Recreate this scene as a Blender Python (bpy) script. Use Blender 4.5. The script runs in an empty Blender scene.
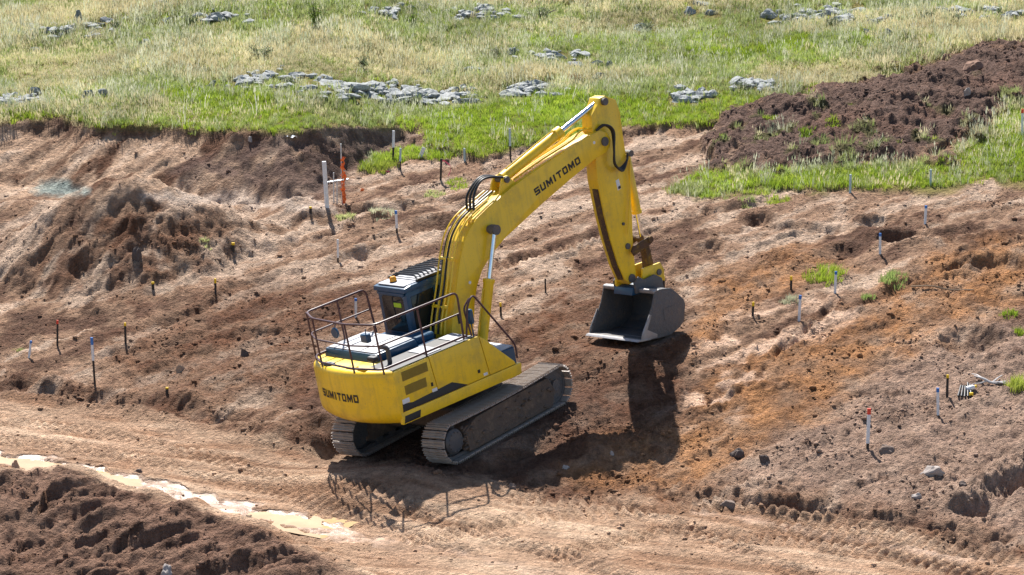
import bpy, bmesh, math, random
import numpy as np
from mathutils import Vector, Matrix, Euler

random.seed(7)
rng = np.random.default_rng(11)
S = bpy.context.scene
COL = S.collection
rad = math.radians

# ------------------------------------------------------------------ camera
W, H, F = 1024, 575, 2900.0            # focal length in pixels
CAM = np.array([0.0, -60.0, 17.0]); PITCH = rad(13.0)
cd = bpy.data.cameras.new('camera'); cam = bpy.data.objects.new('camera', cd); COL.objects.link(cam)
cd.sensor_width = 36.0; cd.lens = 36.0 * F / W; cd.clip_start = 1.0; cd.clip_end = 2000.0
cam.location = CAM; cam.rotation_euler = (rad(90) - PITCH, 0, 0)
S.camera = cam
FW = np.array([0, math.cos(PITCH), -math.sin(PITCH)]); UP = np.array([0, math.sin(PITCH), math.cos(PITCH)])

# ------------------------------------------------------------------ sky, sun, exposure
SUN_EL, SUN_AZ = rad(51.0), rad(-13.5)   # azimuth from +Y towards +X
wd = bpy.data.worlds.new('World'); S.world = wd; wd.use_nodes = True
nt = wd.node_tree
sky = nt.nodes.new('ShaderNodeTexSky'); sky.sky_type = 'NISHITA'; sky.sun_disc = False
sky.sun_elevation = SUN_EL; sky.sun_rotation = SUN_AZ; sky.altitude = 300; sky.dust_density = 1.0
bg = nt.nodes['Background']; bg.inputs['Strength'].default_value = 0.075
nt.links.new(sky.outputs[0], bg.inputs['Color'])
sd = bpy.data.lights.new('sun', 'SUN'); sd.energy = 5.0; sd.angle = rad(0.53); sd.color = (1.0, 0.955, 0.89)
sun = bpy.data.objects.new('sun', sd); COL.objects.link(sun); sun.location = (0, 30, 60)
sdir = Vector((math.sin(SUN_AZ) * math.cos(SUN_EL), math.cos(SUN_AZ) * math.cos(SUN_EL), math.sin(SUN_EL)))
sun.rotation_euler = sdir.to_track_quat('Z', 'Y').to_euler()
S.view_settings.view_transform = 'Standard'; S.view_settings.look = 'None'
S.view_settings.exposure = 1.05; S.view_settings.gamma = 1.0; S.view_settings.use_curve_mapping = False

# ------------------------------------------------------------------ noise (numpy)
_pr = np.random.default_rng(3)
_perm = np.concatenate([_pr.permutation(256)] * 3).astype(np.int32)
_ang = _pr.random(256).astype(np.float32) * 2 * math.pi
_gc, _gs = np.cos(_ang), np.sin(_ang); _rnd = _pr.permutation(256).astype(np.float32) / 255.0
def _hash(ix, iy, seed):
    return _perm[_perm[(ix + seed * 37) & 255] + ((iy + seed * 101) & 255)]
def perlin(x, y, seed=0):
    x = np.asarray(x, np.float32); y = np.asarray(y, np.float32)
    fl = np.floor(x); ix = fl.astype(np.int32); fx = x - fl; fl = np.floor(y); iy = fl.astype(np.int32); fy = y - fl
    u = fx * fx * (3 - 2 * fx); v = fy * fy * (3 - 2 * fy)
    def g(dx, dy):
        h = _hash(ix + dx, iy + dy, seed); return _gc[h] * (fx - dx) + _gs[h] * (fy - dy)
    a = g(0, 0); a += (g(1, 0) - a) * u; c = g(0, 1); c += (g(1, 1) - c) * u
    return (a + (c - a) * v) * 1.45
def fbm(x, y, sc, octv=4, seed=0, gain=0.5):
    r = 0; a = 1.0; f = 1.0 / sc
    for o in range(octv):
        r = r + a * perlin(x * f, y * f, seed + o * 17); a *= gain; f *= 2.03
    return r
def cells(x, y, size, seed, prob=1.0):
    """irregular lumps of random size on a jittered grid: 0..1"""
    gx = np.asarray(x / size, np.float32); gy = np.asarray(y / size, np.float32)
    wx = 0.30 * perlin(gx * 2.1, gy * 2.1, seed + 5) + 0.12 * perlin(gx * 4.7, gy * 4.7, seed + 6); wy = 0.30 * perlin(gx * 2.1 + 9, gy * 2.1, seed + 7)
    gx = gx + wx; gy = gy + wy
    fl = np.floor(gx); ix = fl.astype(np.int32); fl = np.floor(gy); iy = fl.astype(np.int32); out = np.zeros(gx.shape, np.float32)
    for dx in (-1, 0, 1):
        for dy in (-1, 0, 1):
            cx = ix + dx; cy = iy + dy; h = _hash(cx, cy, seed)
            h2 = _perm[h + 71]; h3 = _perm[h2 + 13]
            r = 0.15 + 0.45 * _rnd[h3] ** 1.6
            ex = gx - cx - _rnd[h]; ey = gy - cy - _rnd[h2]
            d2 = (ex * ex + ey * ey * 1.5) / (r * r)
            b = np.clip(1 - d2, 0, 1) ** 0.6 * r * 1.7
            out = np.maximum(out, np.where(_rnd[_perm[h3 + 29]] < prob, b, 0))
    return out
def sstep(a, b, x):
    t = np.clip((x - a) / (b - a), 0, 1); return t * t * (3 - 2 * t)

# ------------------------------------------------------------------ image <-> world
def project(x, y, z):
    px = x - CAM[0]; py = y - CAM[1]; pz = z - CAM[2]
    d = np.maximum(py * FW[1] + pz * FW[2], 4.0)
    return W / 2 + F * px / d, H / 2 - F * (py * UP[1] + pz * UP[2]) / d
def pix_ray(u, v):
    return FW + np.array([1.0, 0, 0]) * (u - W / 2) / F - UP * (v - H / 2) / F
def poly_sd(u, v, poly):
    """signed distance in pixels, positive inside"""
    u = np.asarray(u, np.float32); v = np.asarray(v, np.float32); d = np.full(u.shape, 1e12, np.float32); ins = np.zeros(u.shape, bool); n = len(poly)
    for i in range(n):
        x0, y0 = poly[i]; x1, y1 = poly[(i + 1) % n]
        ex, ey = x1 - x0, y1 - y0
        t = np.clip(((u - x0) * ex + (v - y0) * ey) / (ex * ex + ey * ey + 1e-9), 0, 1)
        d = np.minimum(d, (u - x0 - t * ex) ** 2 + (v - y0 - t * ey) ** 2)
        c = (y0 > v) != (y1 > v)
        ins ^= c & (u < (x1 - x0) * (v - y0) / (y1 - y0 + 1e-12) + x0)
    d = np.sqrt(d); return np.where(ins, d, -d)
def path_sd(x, y, pts):
    """distance to an open polyline, arc length along it, signed side"""
    best = np.full(x.shape, 1e9); arc = np.zeros(x.shape); side = np.zeros(x.shape); acc = 0
    for (x0, y0), (x1, y1) in zip(pts[:-1], pts[1:]):
        ex, ey = x1 - x0, y1 - y0; L = math.hypot(ex, ey)
        t = np.clip(((x - x0) * ex + (y - y0) * ey) / (L * L), 0, 1)
        qx = x - x0 - t * ex; qy = y - y0 - t * ey; d = np.hypot(qx, qy)
        m = d < best
        best = np.where(m, d, best); arc = np.where(m, acc + t * L, arc)
        side = np.where(m, np.sign(ex * qy - ey * qx), side); acc += L
    return best, arc, side

# ------------------------------------------------------------------ machine pose
MT = np.array([-1.176, -0.153, 0.069])
MR = (Matrix.Rotation(rad(51.94), 3, 'Z') @ Matrix.Rotation(rad(-7.70), 3, 'Y') @ Matrix.Rotation(rad(-6.68), 3, 'X'))
SWING = rad(-9.2)
GRAD = np.array([0.17637, 0.03356])

# ------------------------------------------------------------------ terrain grid
def half_width(y): return np.maximum(0.2 * (y + 60.0), 8.0)
yf = [-9.6]
while yf[-1] < 44: yf.append(yf[-1] + 0.052 + 0.0006 * (yf[-1] + 9.6))
ylo = []; s = 0.12; yv = yf[0]
while yv > -130: yv -= s; s *= 1.14; ylo.append(yv)
yhi = []; s = 0.2; yv = yf[-1]
while yv < 420: yv += s; s *= 1.13; yhi.append(yv)
ys = np.array(ylo[::-1] + yf + yhi)
tf = np.linspace(-1.0, 1.0, 821)
to = []; s = 0.004; tv = 1.0
while tv < 14: tv += s; s *= 1.17; to.append(tv)
ts = np.array([-t for t in to[::-1]] + list(tf) + to)
NY, NX = len(ys), len(ts)
GY = np.repeat(ys[:, None], NX, 1).astype(np.float32); GX = (ts[None, :] * half_width(GY)).astype(np.float32)

def soft(y, y0, w):
    t = (y - y0) / w; return np.where(t > 15, y - y0, w * np.log1p(np.exp(np.clip(t, -30, 15))))
def toe(x): return -2.35 - 0.39 * (np.clip(x, -22, 22) + 1.2)      # foot of the slope: the road crosses it at an angle
def base(x, y):
    # flat road bench in front, cut slope behind it, gentler field above, level far away
    return -0.17 + 0.042 * y + 0.135 * soft(y - toe(x), 0.0, 0.6) - 0.052 * soft(y, 11.0, 2.0) - 0.125 * soft(y, 170.0, 20.0) + 0.012 * np.clip(x, -60, 60)

# upper field stands above the cut on the left
def step_h(x): return 0.14 + 0.95 * (1 - sstep(-5.6, -2.6, x))
def pix_on(fn, u, v):
    d = pix_ray(u, v); s = 40.0
    for _ in range(60):
        p = CAM + d * s; e = p[2] - fn(p[0], p[1])
        s += e / (-(d[2]) + 0.13 * d[1]) * 0.8
    return CAM + d * s
edge_px = [(-260, 122), (-120, 120), (0, 124), (60, 121), (100, 130), (150, 127), (200, 131), (290, 136), (318, 130), (345, 126), (400, 130), (430, 146), (480, 158), (515, 151), (560, 140), (640, 127), (720, 122), (1024, 100), (1300, 80)]
field = lambda x, y: base(x, y) + step_h(x)
ew = np.array([pix_on(field, u, v)[:2] for u, v in edge_px])
def edge_y(x): return np.interp(x, ew[:, 0], ew[:, 1])

def sp(px, off=0.0):                     # pixel list -> world xy on the plain surface
    return [tuple(pix_on(lambda a, b: float(base(np.float64(a), np.float64(b))) + off, u, v)[:2]) for u, v in px]

jag = 0.22 * fbm(GX, GY, 1.3, 4, 5) + 0.10 * fbm(GX, GY, 0.35, 2, 6)
bw = 0.12 + 2.1 * (1 - sstep(-5.6, -2.9, GX))
tb = (GY + jag - (edge_y(GX) - bw)) / bw
bank_t = np.clip(tb, 0, 1)
S1 = base(GX, GY) + step_h(GX) * (0.92 * bank_t + 0.08 * sstep(0.9, 1.0, bank_t))
U1, V1 = project(GX, GY, S1)

# ---- machine bench and local ground
lx = GX - MT[0]; ly = GY - MT[1]
plane = MT[2] + GRAD[0] * lx + GRAD[1] * ly
hdg = rad(51.94); fx = lx * math.cos(hdg) + ly * math.sin(hdg); fy = -lx * math.sin(hdg) + ly * math.cos(hdg)
dr = np.hypot(np.maximum(np.abs(fx) - 2.25, 0), np.maximum(np.abs(fy) - 1.65, 0))
Z = S1.copy()
# bank of soil that the bucket is pulling at
bx, by = 2.85, 3.65
Z += 0.18 * np.exp(-(((GX - bx) / 3.2) ** 2 + ((GY - by) / 2.2) ** 2))
# heap pushed up at the nose of the near track
Z += 0.26 * np.exp(-(((GX - 1.55) / 0.6) ** 2 + ((GY + 1.6) / 0.55) ** 2))
Z += 0.08 * np.exp(-(((GX - 3.0) / 1.2) ** 2 + ((GY + 1.5) / 0.5) ** 2))
Z += 0.10 * np.exp(-(((GX + 4.6) / 1.2) ** 2 + ((GY + 0.1) / 0.9) ** 2))
Z -= 0.16 * np.exp(-(((GX - 3.3) / 1.3) ** 2 + ((GY + 2.0) / 1.0) ** 2))
Z += 0.44 * np.exp(-(((GX + 2.2) / 1.6) ** 2 + ((GY + 3.3) / 1.1) ** 2))
Z += 0.13 * np.exp(-((fy + 2.1) / 0.28) ** 2) * sstep(-1.2, 0.2, fx) * (1 - sstep(1.6, 2.8, fx)) * (0.8 + 0.5 * fbm(GX, GY, 0.5, 3, 62))
wm = 1 - sstep(0.0, 0.5, dr)
Z = Z * (1 - wm) + (plane - 0.03) * wm

# ---- mounds
def mound(px, py, r, h, ax=1.0, rot=0.0, pw=1.0, off=0.0):
    global Z
    c = pix_on(lambda a, b: float(base(np.float64(a), np.float64(b))) + off, px, py)
    dx = GX - c[0]; dy = GY - c[1]
    a = (dx * math.cos(rot) + dy * math.sin(rot)) / ax; b = -dx * math.sin(rot) + dy * math.cos(rot)
    d = np.hypot(a, b) / r
    d = d + 0.08 * fbm(GX, GY, 0.7, 4, 31) * np.clip(d, 0.1, 1)
    k = np.clip(1 - d, 0, 1) ** pw
    Z = Z + h * np.where(d < 0.12, 1 - 0.12 - (0.12 - d) * 0.5, k * 1.0) * (d < 1)
    return c
mound(124, 254, 3.0, 1.95, 1.12, 0.2, 1.08)
mound(205, 248, 1.6, 0.55, 1.5, 0.3)
mound(52, 262, 2.0, 0.55, 1.5, 0.0)
mound(300, 216, 1.0, 0.45, 1.3)
mound(150, 288, 1.6, 0.35, 1.8, 0.5)
mound(10, 215, 1.2, 0.35, 2.0)
mound(262, 375, 1.6, 0.30, 1.8, 0.6)
mound(300, 432, 0.9, 0.28, 2.2, -0.1)
mound(790, 205, 0.9, 0.15, 2.4)

U2, V2 = project(GX, GY, Z)
nu = 16 * fbm(GX, GY, 1.6, 4, 71); nv = 7 * fbm(GX, GY, 1.1, 4, 72)
fu = 5 * fbm(GX, GY, 0.3, 3, 73); fv = 3 * fbm(GX, GY, 0.3, 3, 74)
def mask(poly, soft, wob=1.0):
    return sstep(-soft, soft, poly_sd(U2 + (nu + fu) * wob, V2 + (nv + fv) * wob, poly))

G1 = [(-900, -4000), (1900, -4000), (1900, 20), (1024, 50), (960, 52), (905, 72), (865, 85), (760, 104), (715, 126), (640, 127), (560, 140), (515, 151), (480, 157), (445, 160), (420, 158), (390, 167), (362, 173), (362, 162), (392, 151), (426, 143), (418, 131), (340, 126), (290, 135), (200, 130), (100, 129), (60, 121), (0, 123), (-900, 118)]
G2 = [(668, 195), (690, 180), (715, 165), (760, 174), (800, 172), (870, 167), (955, 158), (985, 134), (1000, 112), (1030, 100), (1900, 80), (1900, 180), (1024, 190), (990, 182), (960, 192), (900, 192), (780, 192), (700, 197)]
HP = [(700, 172), (715, 150), (740, 125), (765, 105), (860, 86), (905, 73), (960, 55), (1030, 50), (1900, 20), (1900, 90), (1030, 101), (998, 112), (980, 140), (950, 156), (880, 162), (800, 169), (740, 172)]
OR1 = [(690, 330), (715, 275), (780, 245), (850, 258), (815, 280), (760, 300), (720, 335), (690, 360)]
OR2 = [(560, 470), (600, 440), (690, 420), (715, 370), (800, 335), (880, 300), (940, 248), (1030, 238), (1300, 230), (1300, 300), (1020, 305), (930, 330), (860, 380), (800, 425), (740, 455), (660, 500), (590, 490)]
BRN = [(510, 330), (545, 290), (600, 268), (690, 300), (690, 420), (600, 450), (530, 440), (540, 380)]
BR2 = [(110, 345), (180, 310), (260, 275), (350, 285), (420, 300), (340, 400), (200, 400), (130, 385)]
GRY = [(720, 480), (790, 430), (850, 390), (930, 340), (1030, 320), (1500, 330), (1500, 600), (1024, 545), (860, 505)]
ROAD = [(-900, 380), (0, 392), (120, 410), (220, 430), (330, 448), (470, 478), (560, 500), (640, 500), (720, 505), (860, 520), (1024, 560), (1500, 640), (1500, 1500), (-900, 1500)]
BKL = [(-900, 128), (0, 132), (100, 140), (200, 138), (290, 150), (300, 180), (280, 196), (150, 200), (60, 196), (-900, 200)]
BKD = [(280, 140), (340, 126), (420, 132), (400, 150), (360, 172), (340, 195), (300, 196), (240, 190), (200, 178), (160, 170), (230, 150)]
MND = [(30, 285), (60, 230), (100, 185), (128, 172), (160, 190), (200, 222), (240, 245), (200, 275), (120, 300)]
TOP = [(-900, 190), (150, 195), (420, 160), (640, 130), (700, 160), (690, 195), (1024, 192), (1900, 180), (1900, 260), (960, 235), (700, 260), (520, 250), (300, 300), (-900, 330)]
grass = np.maximum(mask(G1, 3.0, 0.45), mask(G2, 4.0, 0.7))
heap = mask(HP, 7.0, 2.0)
grass = np.clip(grass - heap * 0.9 * (V2 > 40), 0, 1)
or_ = np.maximum(mask(OR1, 14), mask(OR2, 16)); brn = np.maximum(mask(BRN, 16), 0.85 * mask(BR2, 22))
gry = mask(GRY, 22); road = mask(ROAD, 6, 0.8); bkl = mask(BKL, 8); bkd = mask(BKD, 9); mnd = mask(MND, 14); top = mask(TOP, 14)
rough = np.clip(1 - road - grass, 0, 1)

# ---- soil heap, top right
heap_h = mask(HP, 22.0, 1.3) * sstep(0.0, 0.3, heap)
Z += heap_h * (0.30 + 0.22 * fbm(GX, GY, 1.7, 4, 91) + 0.10 * np.abs(fbm(GX, GY, 0.7, 3, 92)))
Z += grass * (0.05 + 0.10 * fbm(GX, GY, 3.5, 3, 95))
Z += 0.28 * fbm(GX, GY, 9.0, 2, 96) * sstep(18, 26, GY)
# ---- spoil berm beside the puddles, bottom left
BERM = sp([(-420, 475), (-120, 492), (0, 510), (70, 504), (140, 520), (200, 540), (262, 566), (330, 588), (400, 612), (480, 650)])
bd, ba, bs = path_sd(GX, GY, BERM)
sgn = bd * bs * -1.0                       # positive on the camera side
ampb = (0.74 + 0.22 * fbm(ba, ba * 0 + 3.3, 1.3, 3, 44))
tot = sum(math.hypot(b[0] - a[0], b[1] - a[1]) for a, b in zip(BERM[:-1], BERM[1:]))
ampb = ampb * (1 - sstep(tot - 4.2, tot - 1.0, ba) * 0.85)
bprof = np.where(sgn < 0, np.exp(-(sgn / 0.55) ** 2), np.exp(-(np.maximum(sgn - 0.35, 0) / 1.7) ** 2))
Z += ampb * bprof
slump = np.abs(fbm(ba * 1.0 + sgn * 0.55, sgn * 0.35, 0.75, 3, 46))
bfront = sstep(0.0, 0.4, sgn) * (1 - sstep(4.5, 7, sgn)) * (1 - sstep(tot - 4.5, tot - 1.5, ba))
Z += bfront * (0.30 * (slump - 0.3) + 0.10 * np.abs(fbm(GX, GY, 0.5, 3, 47)))
# ---- wet channel with two pools
CH = sp([(-420, 432), (-150, 440), (0, 458), (60, 467), (130, 483), (200, 500), (300, 521), (360, 538), (450, 566), (560, 610)])
cdist, carc, cs = path_sd(GX, GY, CH)
chw = 0.34 + 0.14 * fbm(GX, GY, 0.8, 3, 55)
ax0 = [0]
for a, b in zip(CH[:-1], CH[1:]): ax0.append(ax0[-1] + math.hypot(b[0] - a[0], b[1] - a[1]))
chw = chw + 0.06 * (1 - sstep(ax0[4] - 1.0, ax0[4] + 0.3, carc))
def bz(i): return float(base(np.float64(CH[i][0]), np.float64(CH[i][1])))
POOL1, POOL2 = bz(3) - 0.03, bz(6) - 0.03
pz = np.interp(carc, [ax0[1], ax0[4], ax0[4] + 1.0, ax0[5] + 0.3, ax0[7]], [POOL1, POOL1, POOL1, POOL2, POOL2])
wch = 1 - sstep(chw, chw + 0.75, cdist)
cfade = 1 - sstep(ax0[7] + 0.2, ax0[7] + 2.0, carc)
inner = 1 - sstep(0, 1.15, cdist / np.maximum(chw, 0.1))
p1 = (carc < ax0[4] + 0.5); p2 = (carc > ax0[5] + 1.0) & (carc < ax0[6] + 0.7)
dep = 0.13 * (1 - sstep(ax0[4] - 0.1, ax0[4] + 0.6, carc)) + 0.10 * sstep(ax0[5] + 0.9, ax0[5] + 1.7, carc) * (1 - sstep(ax0[6] + 0.1, ax0[6] + 0.8, carc))
Z = Z * (1 - wch * cfade) + (pz + 0.035 + 0.03 * fbm(GX, GY, 0.35, 3, 57) - dep * inner) * wch * cfade
shore = (cdist < 1.25) & (carc < ax0[7])
Z = np.where(shore & (inner < 0.02), np.maximum(Z, pz + 0.02 + 0.02 * fbm(GX, GY, 0.3, 2, 61)), Z)
wet = (1 - sstep(chw * 0.7, chw * 0.7 + 0.24, cdist + 0.25 * fbm(GX, GY, 0.6, 3, 58))) * (1 - sstep(ax0[6] + 0.5, ax0[8], carc))
# wet streak, bottom right of the road
WS = sp([(700, 512), (800, 528), (900, 548), (1024, 566), (1200, 600)])
wd_, wa, _ = path_sd(GX, GY, WS)
wet = np.maximum(wet, 0.5 * (1 - sstep(0.0, 0.35, wd_ + 0.25 * fbm(GX, GY, 0.5, 3, 59))))
WS = sp([(380, 540), (470, 556), (560, 580), (640, 600)])
wd_, wa, _ = path_sd(GX, GY, WS)
wet = np.maximum(wet, 0.45 * (1 - sstep(0.0, 0.5, wd_ + 0.35 * fbm(GX, GY, 0.5, 3, 60))))

# ---- ruts that run up the slope to the right, drag marks on the cut bank
c45, s45 = math.cos(rad(40)), math.sin(rad(40))
aa = GX * c45 + GY * s45; bb = -GX * s45 + GY * c45
wv1 = 0.22 * fbm(GX, GY, 0.9, 3, 105); bb = bb + wv1; aa = aa + 1.5 * fbm(GX, GY, 1.2, 2, 106)
streak = fbm(aa * 0.22, bb, 0.45, 5, 101, 0.6)
streak2 = fbm(aa * 0.10 + 7, bb, 1.4, 3, 102)
slope_m = rough * (1 - heap); soft_b = 1 - 0.75 * np.clip(bkl + 0.6 * bkd, 0, 1)
Z += slope_m * soft_b * (0.06 * streak + 0.06 * streak2 + 0.032 * fbm(aa * 0.13, bb, 0.24, 3, 104))
Z += (bkl + bkd).clip(0, 1) * 0.05 * fbm(aa * 0.2, bb, 0.5, 5, 103, 0.62)
# long ruts and edges
def rut(px, w, d, lip=0.5, seed=0):
    global Z
    pts = sp(px); dd, ar, sd_ = path_sd(GX + 0.12 * fbm(GX, GY, 0.9, 3, 200 + seed), GY + 0.12 * fbm(GX, GY, 0.9, 3, 210 + seed), pts)
    L = sum(math.hypot(b[0] - a[0], b[1] - a[1]) for a, b in zip(pts[:-1], pts[1:]))
    fade = sstep(0, 0.6, ar) * (1 - sstep(L - 0.6, L, ar)) * (0.55 + 0.6 * np.clip(fbm(ar, ar * 0, 0.8, 2, 220 + seed) + 0.5, 0, 1))
    Z += fade * (-d * np.exp(-(dd / w) ** 2) + d * lip * np.exp(-((dd - 1.7 * w) / (0.8 * w)) ** 2))
RUTS = [([(150, 330), (240, 290), (330, 262), (400, 240)], .16, .10), ([(250, 258), (330, 235), (420, 205)], .2, .12),
        ([(330, 215), (420, 205), (520, 190), (600, 180)], .2, .12), ([(500, 265), (600, 235), (700, 215), (800, 200)], .18, .1),
        ([(0, 385), (130, 400), (250, 425), (335, 440)], .25, .16), ([(20, 372), (160, 345), (300, 330)], .2, .1),
        ([(740, 500), (820, 510), (920, 525), (1024, 545)], .16, .13), ([(690, 490), (760, 505), (860, 512)], .18, .14),
        ([(764, 368), (790, 345), (835, 305), (836, 295)], .09, .10), ([(700, 412), (730, 385), (760, 362)], .1, .08), ([(712, 418), (745, 390), (775, 365)], .1, .08),
        ([(1060, 455), (1000, 488), (962, 520)], .26, .36), ([(1040, 480), (985, 520)], .3, .15),
        ([(860, 240), (930, 235), (1010, 225)], .2, .1), ([(690, 240), (780, 228), (860, 232)], .2, .1),
        ([(540, 370), (590, 345), (640, 322)], .25, .12), ([(160, 192), (230, 200), (330, 205)], .35, .14),
        ([(720, 300), (760, 270), (800, 250)], .2, .12), ([(880, 300), (930, 272), (1000, 255)], .2, .12), ([(910, 285), (960, 290), (1010, 300)], .08, .07)]
for i, (px, w, d) in enumerate(RUTS): rut(px, w, d, 0.55, i)
for (hx, hy, r, d) in [(972, 342, .62, .30), (1000, 265, .55, .26), (760, 222, .42, .2), (880, 223, .45, .2), (710, 251, .4, .15), (842, 252, .45, .16), (430, 225, .5, .2), (215, 225, .3, .15), (895, 238, .35, .15), (365, 255, .4, .15), (620, 250, .4, .12)]:
    c = sp([(hx, hy)])[0]
    e = np.hypot((GX - c[0]) * 0.85, GY - c[1]) / r + 0.15 * fbm(GX, GY, 0.5, 2, 230)
    Z += -d * np.exp(-e ** 4 * 1.2) + 0.25 * d * np.exp(-((e - 1.25) / 0.25) ** 2)

# ---- crawler tread prints
def tread(px, hw=0.3, depth=0.035, cleat=0.045, pitch=0.2, seed=0, cut=0.0):
    global Z
    pts = sp(px); dd, ar, sd_ = path_sd(GX, GY, pts)
    L = sum(math.hypot(b[0] - a[0], b[1] - a[1]) for a, b in zip(pts[:-1], pts[1:]))
    m = (1 - sstep(hw - 0.05, hw + 0.06, dd)) * sstep(0, 0.4, ar) * (1 - sstep(L - 0.4, L, ar))
    m = m * sstep(cut - 0.25, cut + 0.25, fbm(GX, GY, 1.1, 3, 300 + seed) + 0.25)
    ph = (ar / pitch + 0.12 * fbm(GX, GY, 0.6, 2, 310 + seed)) % 1.0
    saw = np.where(ph < 0.22, ph / 0.22, 1 - (ph - 0.22) / 0.78)
    Z += m * (-depth + cleat * (saw - 0.4))
for i, px in enumerate([[(-60, 412), (100, 432), (230, 462), (330, 492), (470, 528), (640, 580)], [(-60, 430), (90, 450), (190, 470), (280, 492), (400, 530), (480, 556)],
                        [(395, 545), (520, 520), (680, 505), (760, 508), (860, 528), (1024, 562)],
                        [(540, 560), (660, 530), (800, 540), (940, 565), (1100, 600)],
                        [(760, 520), (880, 545), (1024, 585)], [(500, 500), (620, 505), (720, 540), (820, 580)],
                        [(960, 500), (1000, 478), (1060, 452)], [(930, 245), (1000, 238), (1070, 234)], [(480, 270), (560, 250), (640, 236)]]):
    tread(px, 0.3, 0.03, 0.12, 0.23, i, -0.3)
# smooth strips left by tyres along the road
rd = fbm((GX * 0.93 - GY * 0.36) * 0.12, GX * 0.36 + GY * 0.93, 0.5, 4, 120)
Z += road * (0.035 * rd + 0.05 * fbm(GX, GY, 2.2, 2, 121)) * (1 - wet * 0.8)

# ---- clods and crumbs in the surface itself
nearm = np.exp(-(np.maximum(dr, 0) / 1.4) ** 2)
lip_r = 1 - sstep(0.0, 26, np.abs(poly_sd(U2, V2, [(-900, 372), (0, 384), (120, 402), (220, 424), (330, 440), (470, 474), (560, 494), (640, 494), (720, 498), (860, 512), (1024, 552), (1500, 640), (1500, 1500), (-900, 1500)])))
clod = rough * (0.10 + 0.42 * sstep(0.05, 0.65, fbm(GX, GY, 2.3, 4, 130) - 0.25 * top)) + 0.9 * heap + 0.10 * mnd + 0.35 * lip_r + 0.25 * gry + 0.25 * or_ + 0.3 * brn + 1.0 * bfront - 0.35 * bkl
clod = np.clip(clod * (0.4 + 0.6 * soft_b), 0, 1.2) * (1 - grass) * (1 - wet * 0.8)
sub = 0.22 + 0.4 * road
big = np.clip(clod - 0.35, 0, 1)
Z += 0.10 * big * cells(GX, GY, 0.52, 400, 0.55) * (1 - 0.7 * road)
Z += 0.075 * clod * cells(GX, GY, 0.27, 410, 0.6) * (1 - 0.5 * road)
Z += 0.055 * np.clip(clod + 0.15 * (1 - grass), 0, 1) * cells(GX, GY, 0.14, 420, 0.7) * (1 - 0.7 * road)
Z += (1 - grass) * (1 - wet) * (0.030 * fbm(GX, GY, 0.30, 4, 430, 0.72) * (0.55 + clod) * (1 - 0.8 * road) + 0.020 * perlin(GX / 0.105, GY / 0.105, 431) * (0.6 + 0.7 * clod))
Z += heap * 0.06 * fbm(GX, GY, 0.45, 3, 440)
# keep tracks and bucket clear of the ground bumps
near = 1 - sstep(0.0, 0.22, dr)
Z = np.where(near > 0, np.minimum(Z, Z * (1 - near) + (plane - 0.01) * near), Z)
MRh = MR @ Matrix.Rotation(SWING, 3, 'Z')
def house(p): return np.array(MRh @ Vector(p)) + MT
bc = house((5.5, 0, 0.30))
hb = np.array([MRh[0][0], MRh[1][0]]); hb /= np.linalg.norm(hb)
bxl = (GX - bc[0]) * hb[0] + (GY - bc[1]) * hb[1]; byl = -(GX - bc[0]) * hb[1] + (GY - bc[1]) * hb[0]
bdist = np.hypot(np.maximum(np.abs(bxl) - 0.75, 0), np.maximum(np.abs(byl) - 0.8, 0))
wb = 1 - sstep(0.0, 0.9, bdist)
bplane = bc[2] + 0.13 * bxl - 0.10 * byl
Z = Z * (1 - wb) + (bplane - 0.02 + 0.04 * cells(GX, GY, 0.2, 450, .6)) * wb

def sample(A, x, y):
    x = np.asarray(x, float); y = np.asarray(y, float)
    j = np.clip(np.searchsorted(ys, y) - 1, 0, NY - 2); fyy = (y - ys[j]) / (ys[j + 1] - ys[j])
    t = x / half_width(y)
    i = np.clip(np.searchsorted(ts, t) - 1, 0, NX - 2); fxx = np.clip((t - ts[i]) / (ts[i + 1] - ts[i]), 0, 1)
    return (A[j, i] * (1 - fxx) + A[j, i + 1] * fxx) * (1 - fyy) + (A[j + 1, i] * (1 - fxx) + A[j + 1, i + 1] * fxx) * fyy
def ground(x, y): return float(sample(Z, x, y))
def gp(u, v):
    """first point of the real ground along the ray of a photo pixel"""
    d = pix_ray(u, v); s = np.arange(40, 140, 0.03); P = CAM[None] + d[None] * s[:, None]
    e = P[:, 2] - sample(Z, P[:, 0], P[:, 1]); k = np.argmax(e < 0)
    p = P[k]; return Vector((p[0], p[1], ground(p[0], p[1])))

# ---- soil albedo by kind of soil
def lin(r, g, b): return np.array([((c / 255) / 12.92 if c / 255 < 0.04045 else ((c / 255 + 0.055) / 1.055) ** 2.4) for c in (r, g, b)])
def mixc(A, c, m): return A * (1 - m[..., None]) + np.asarray(c)[None, None] * m[..., None]
K = 0.92
c_slope = lin(163, 133, 110) * K; c_dry = lin(205, 182, 161) * K; c_or = lin(166, 121, 82) * K; c_brn = lin(108, 75, 55) * K
c_dark = lin(96, 71, 58) * K; c_gry = lin(164, 140, 124) * K; c_road = lin(193, 161, 134) * K; c_bank = lin(198, 168, 142) * K
c_heap = lin(106, 87, 79) * K; c_red = lin(136, 100, 82) * K; c_grass = lin(150, 140, 84) * K * 0.8; c_wet = lin(150, 122, 100) * K
C = np.ones(GX.shape + (3,)) * c_slope
nl = fbm(GX, GY, 2.6, 4, 500); ns = fbm(aa * 0.25, bb, 0.8, 4, 501); nd = fbm(GX, GY, 0.7, 4, 502)
C = mixc(C, c_dry, 0.80 * sstep(0.10, 0.65, ns + 0.4 * nl + 0.25 * top) * slope_m)
C = mixc(C, c_dark, 0.9 * sstep(0.0, 0.55, -ns * 0.8 - nl * 0.5 + 0.3 * nd - 0.1 * top) * slope_m)
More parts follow.
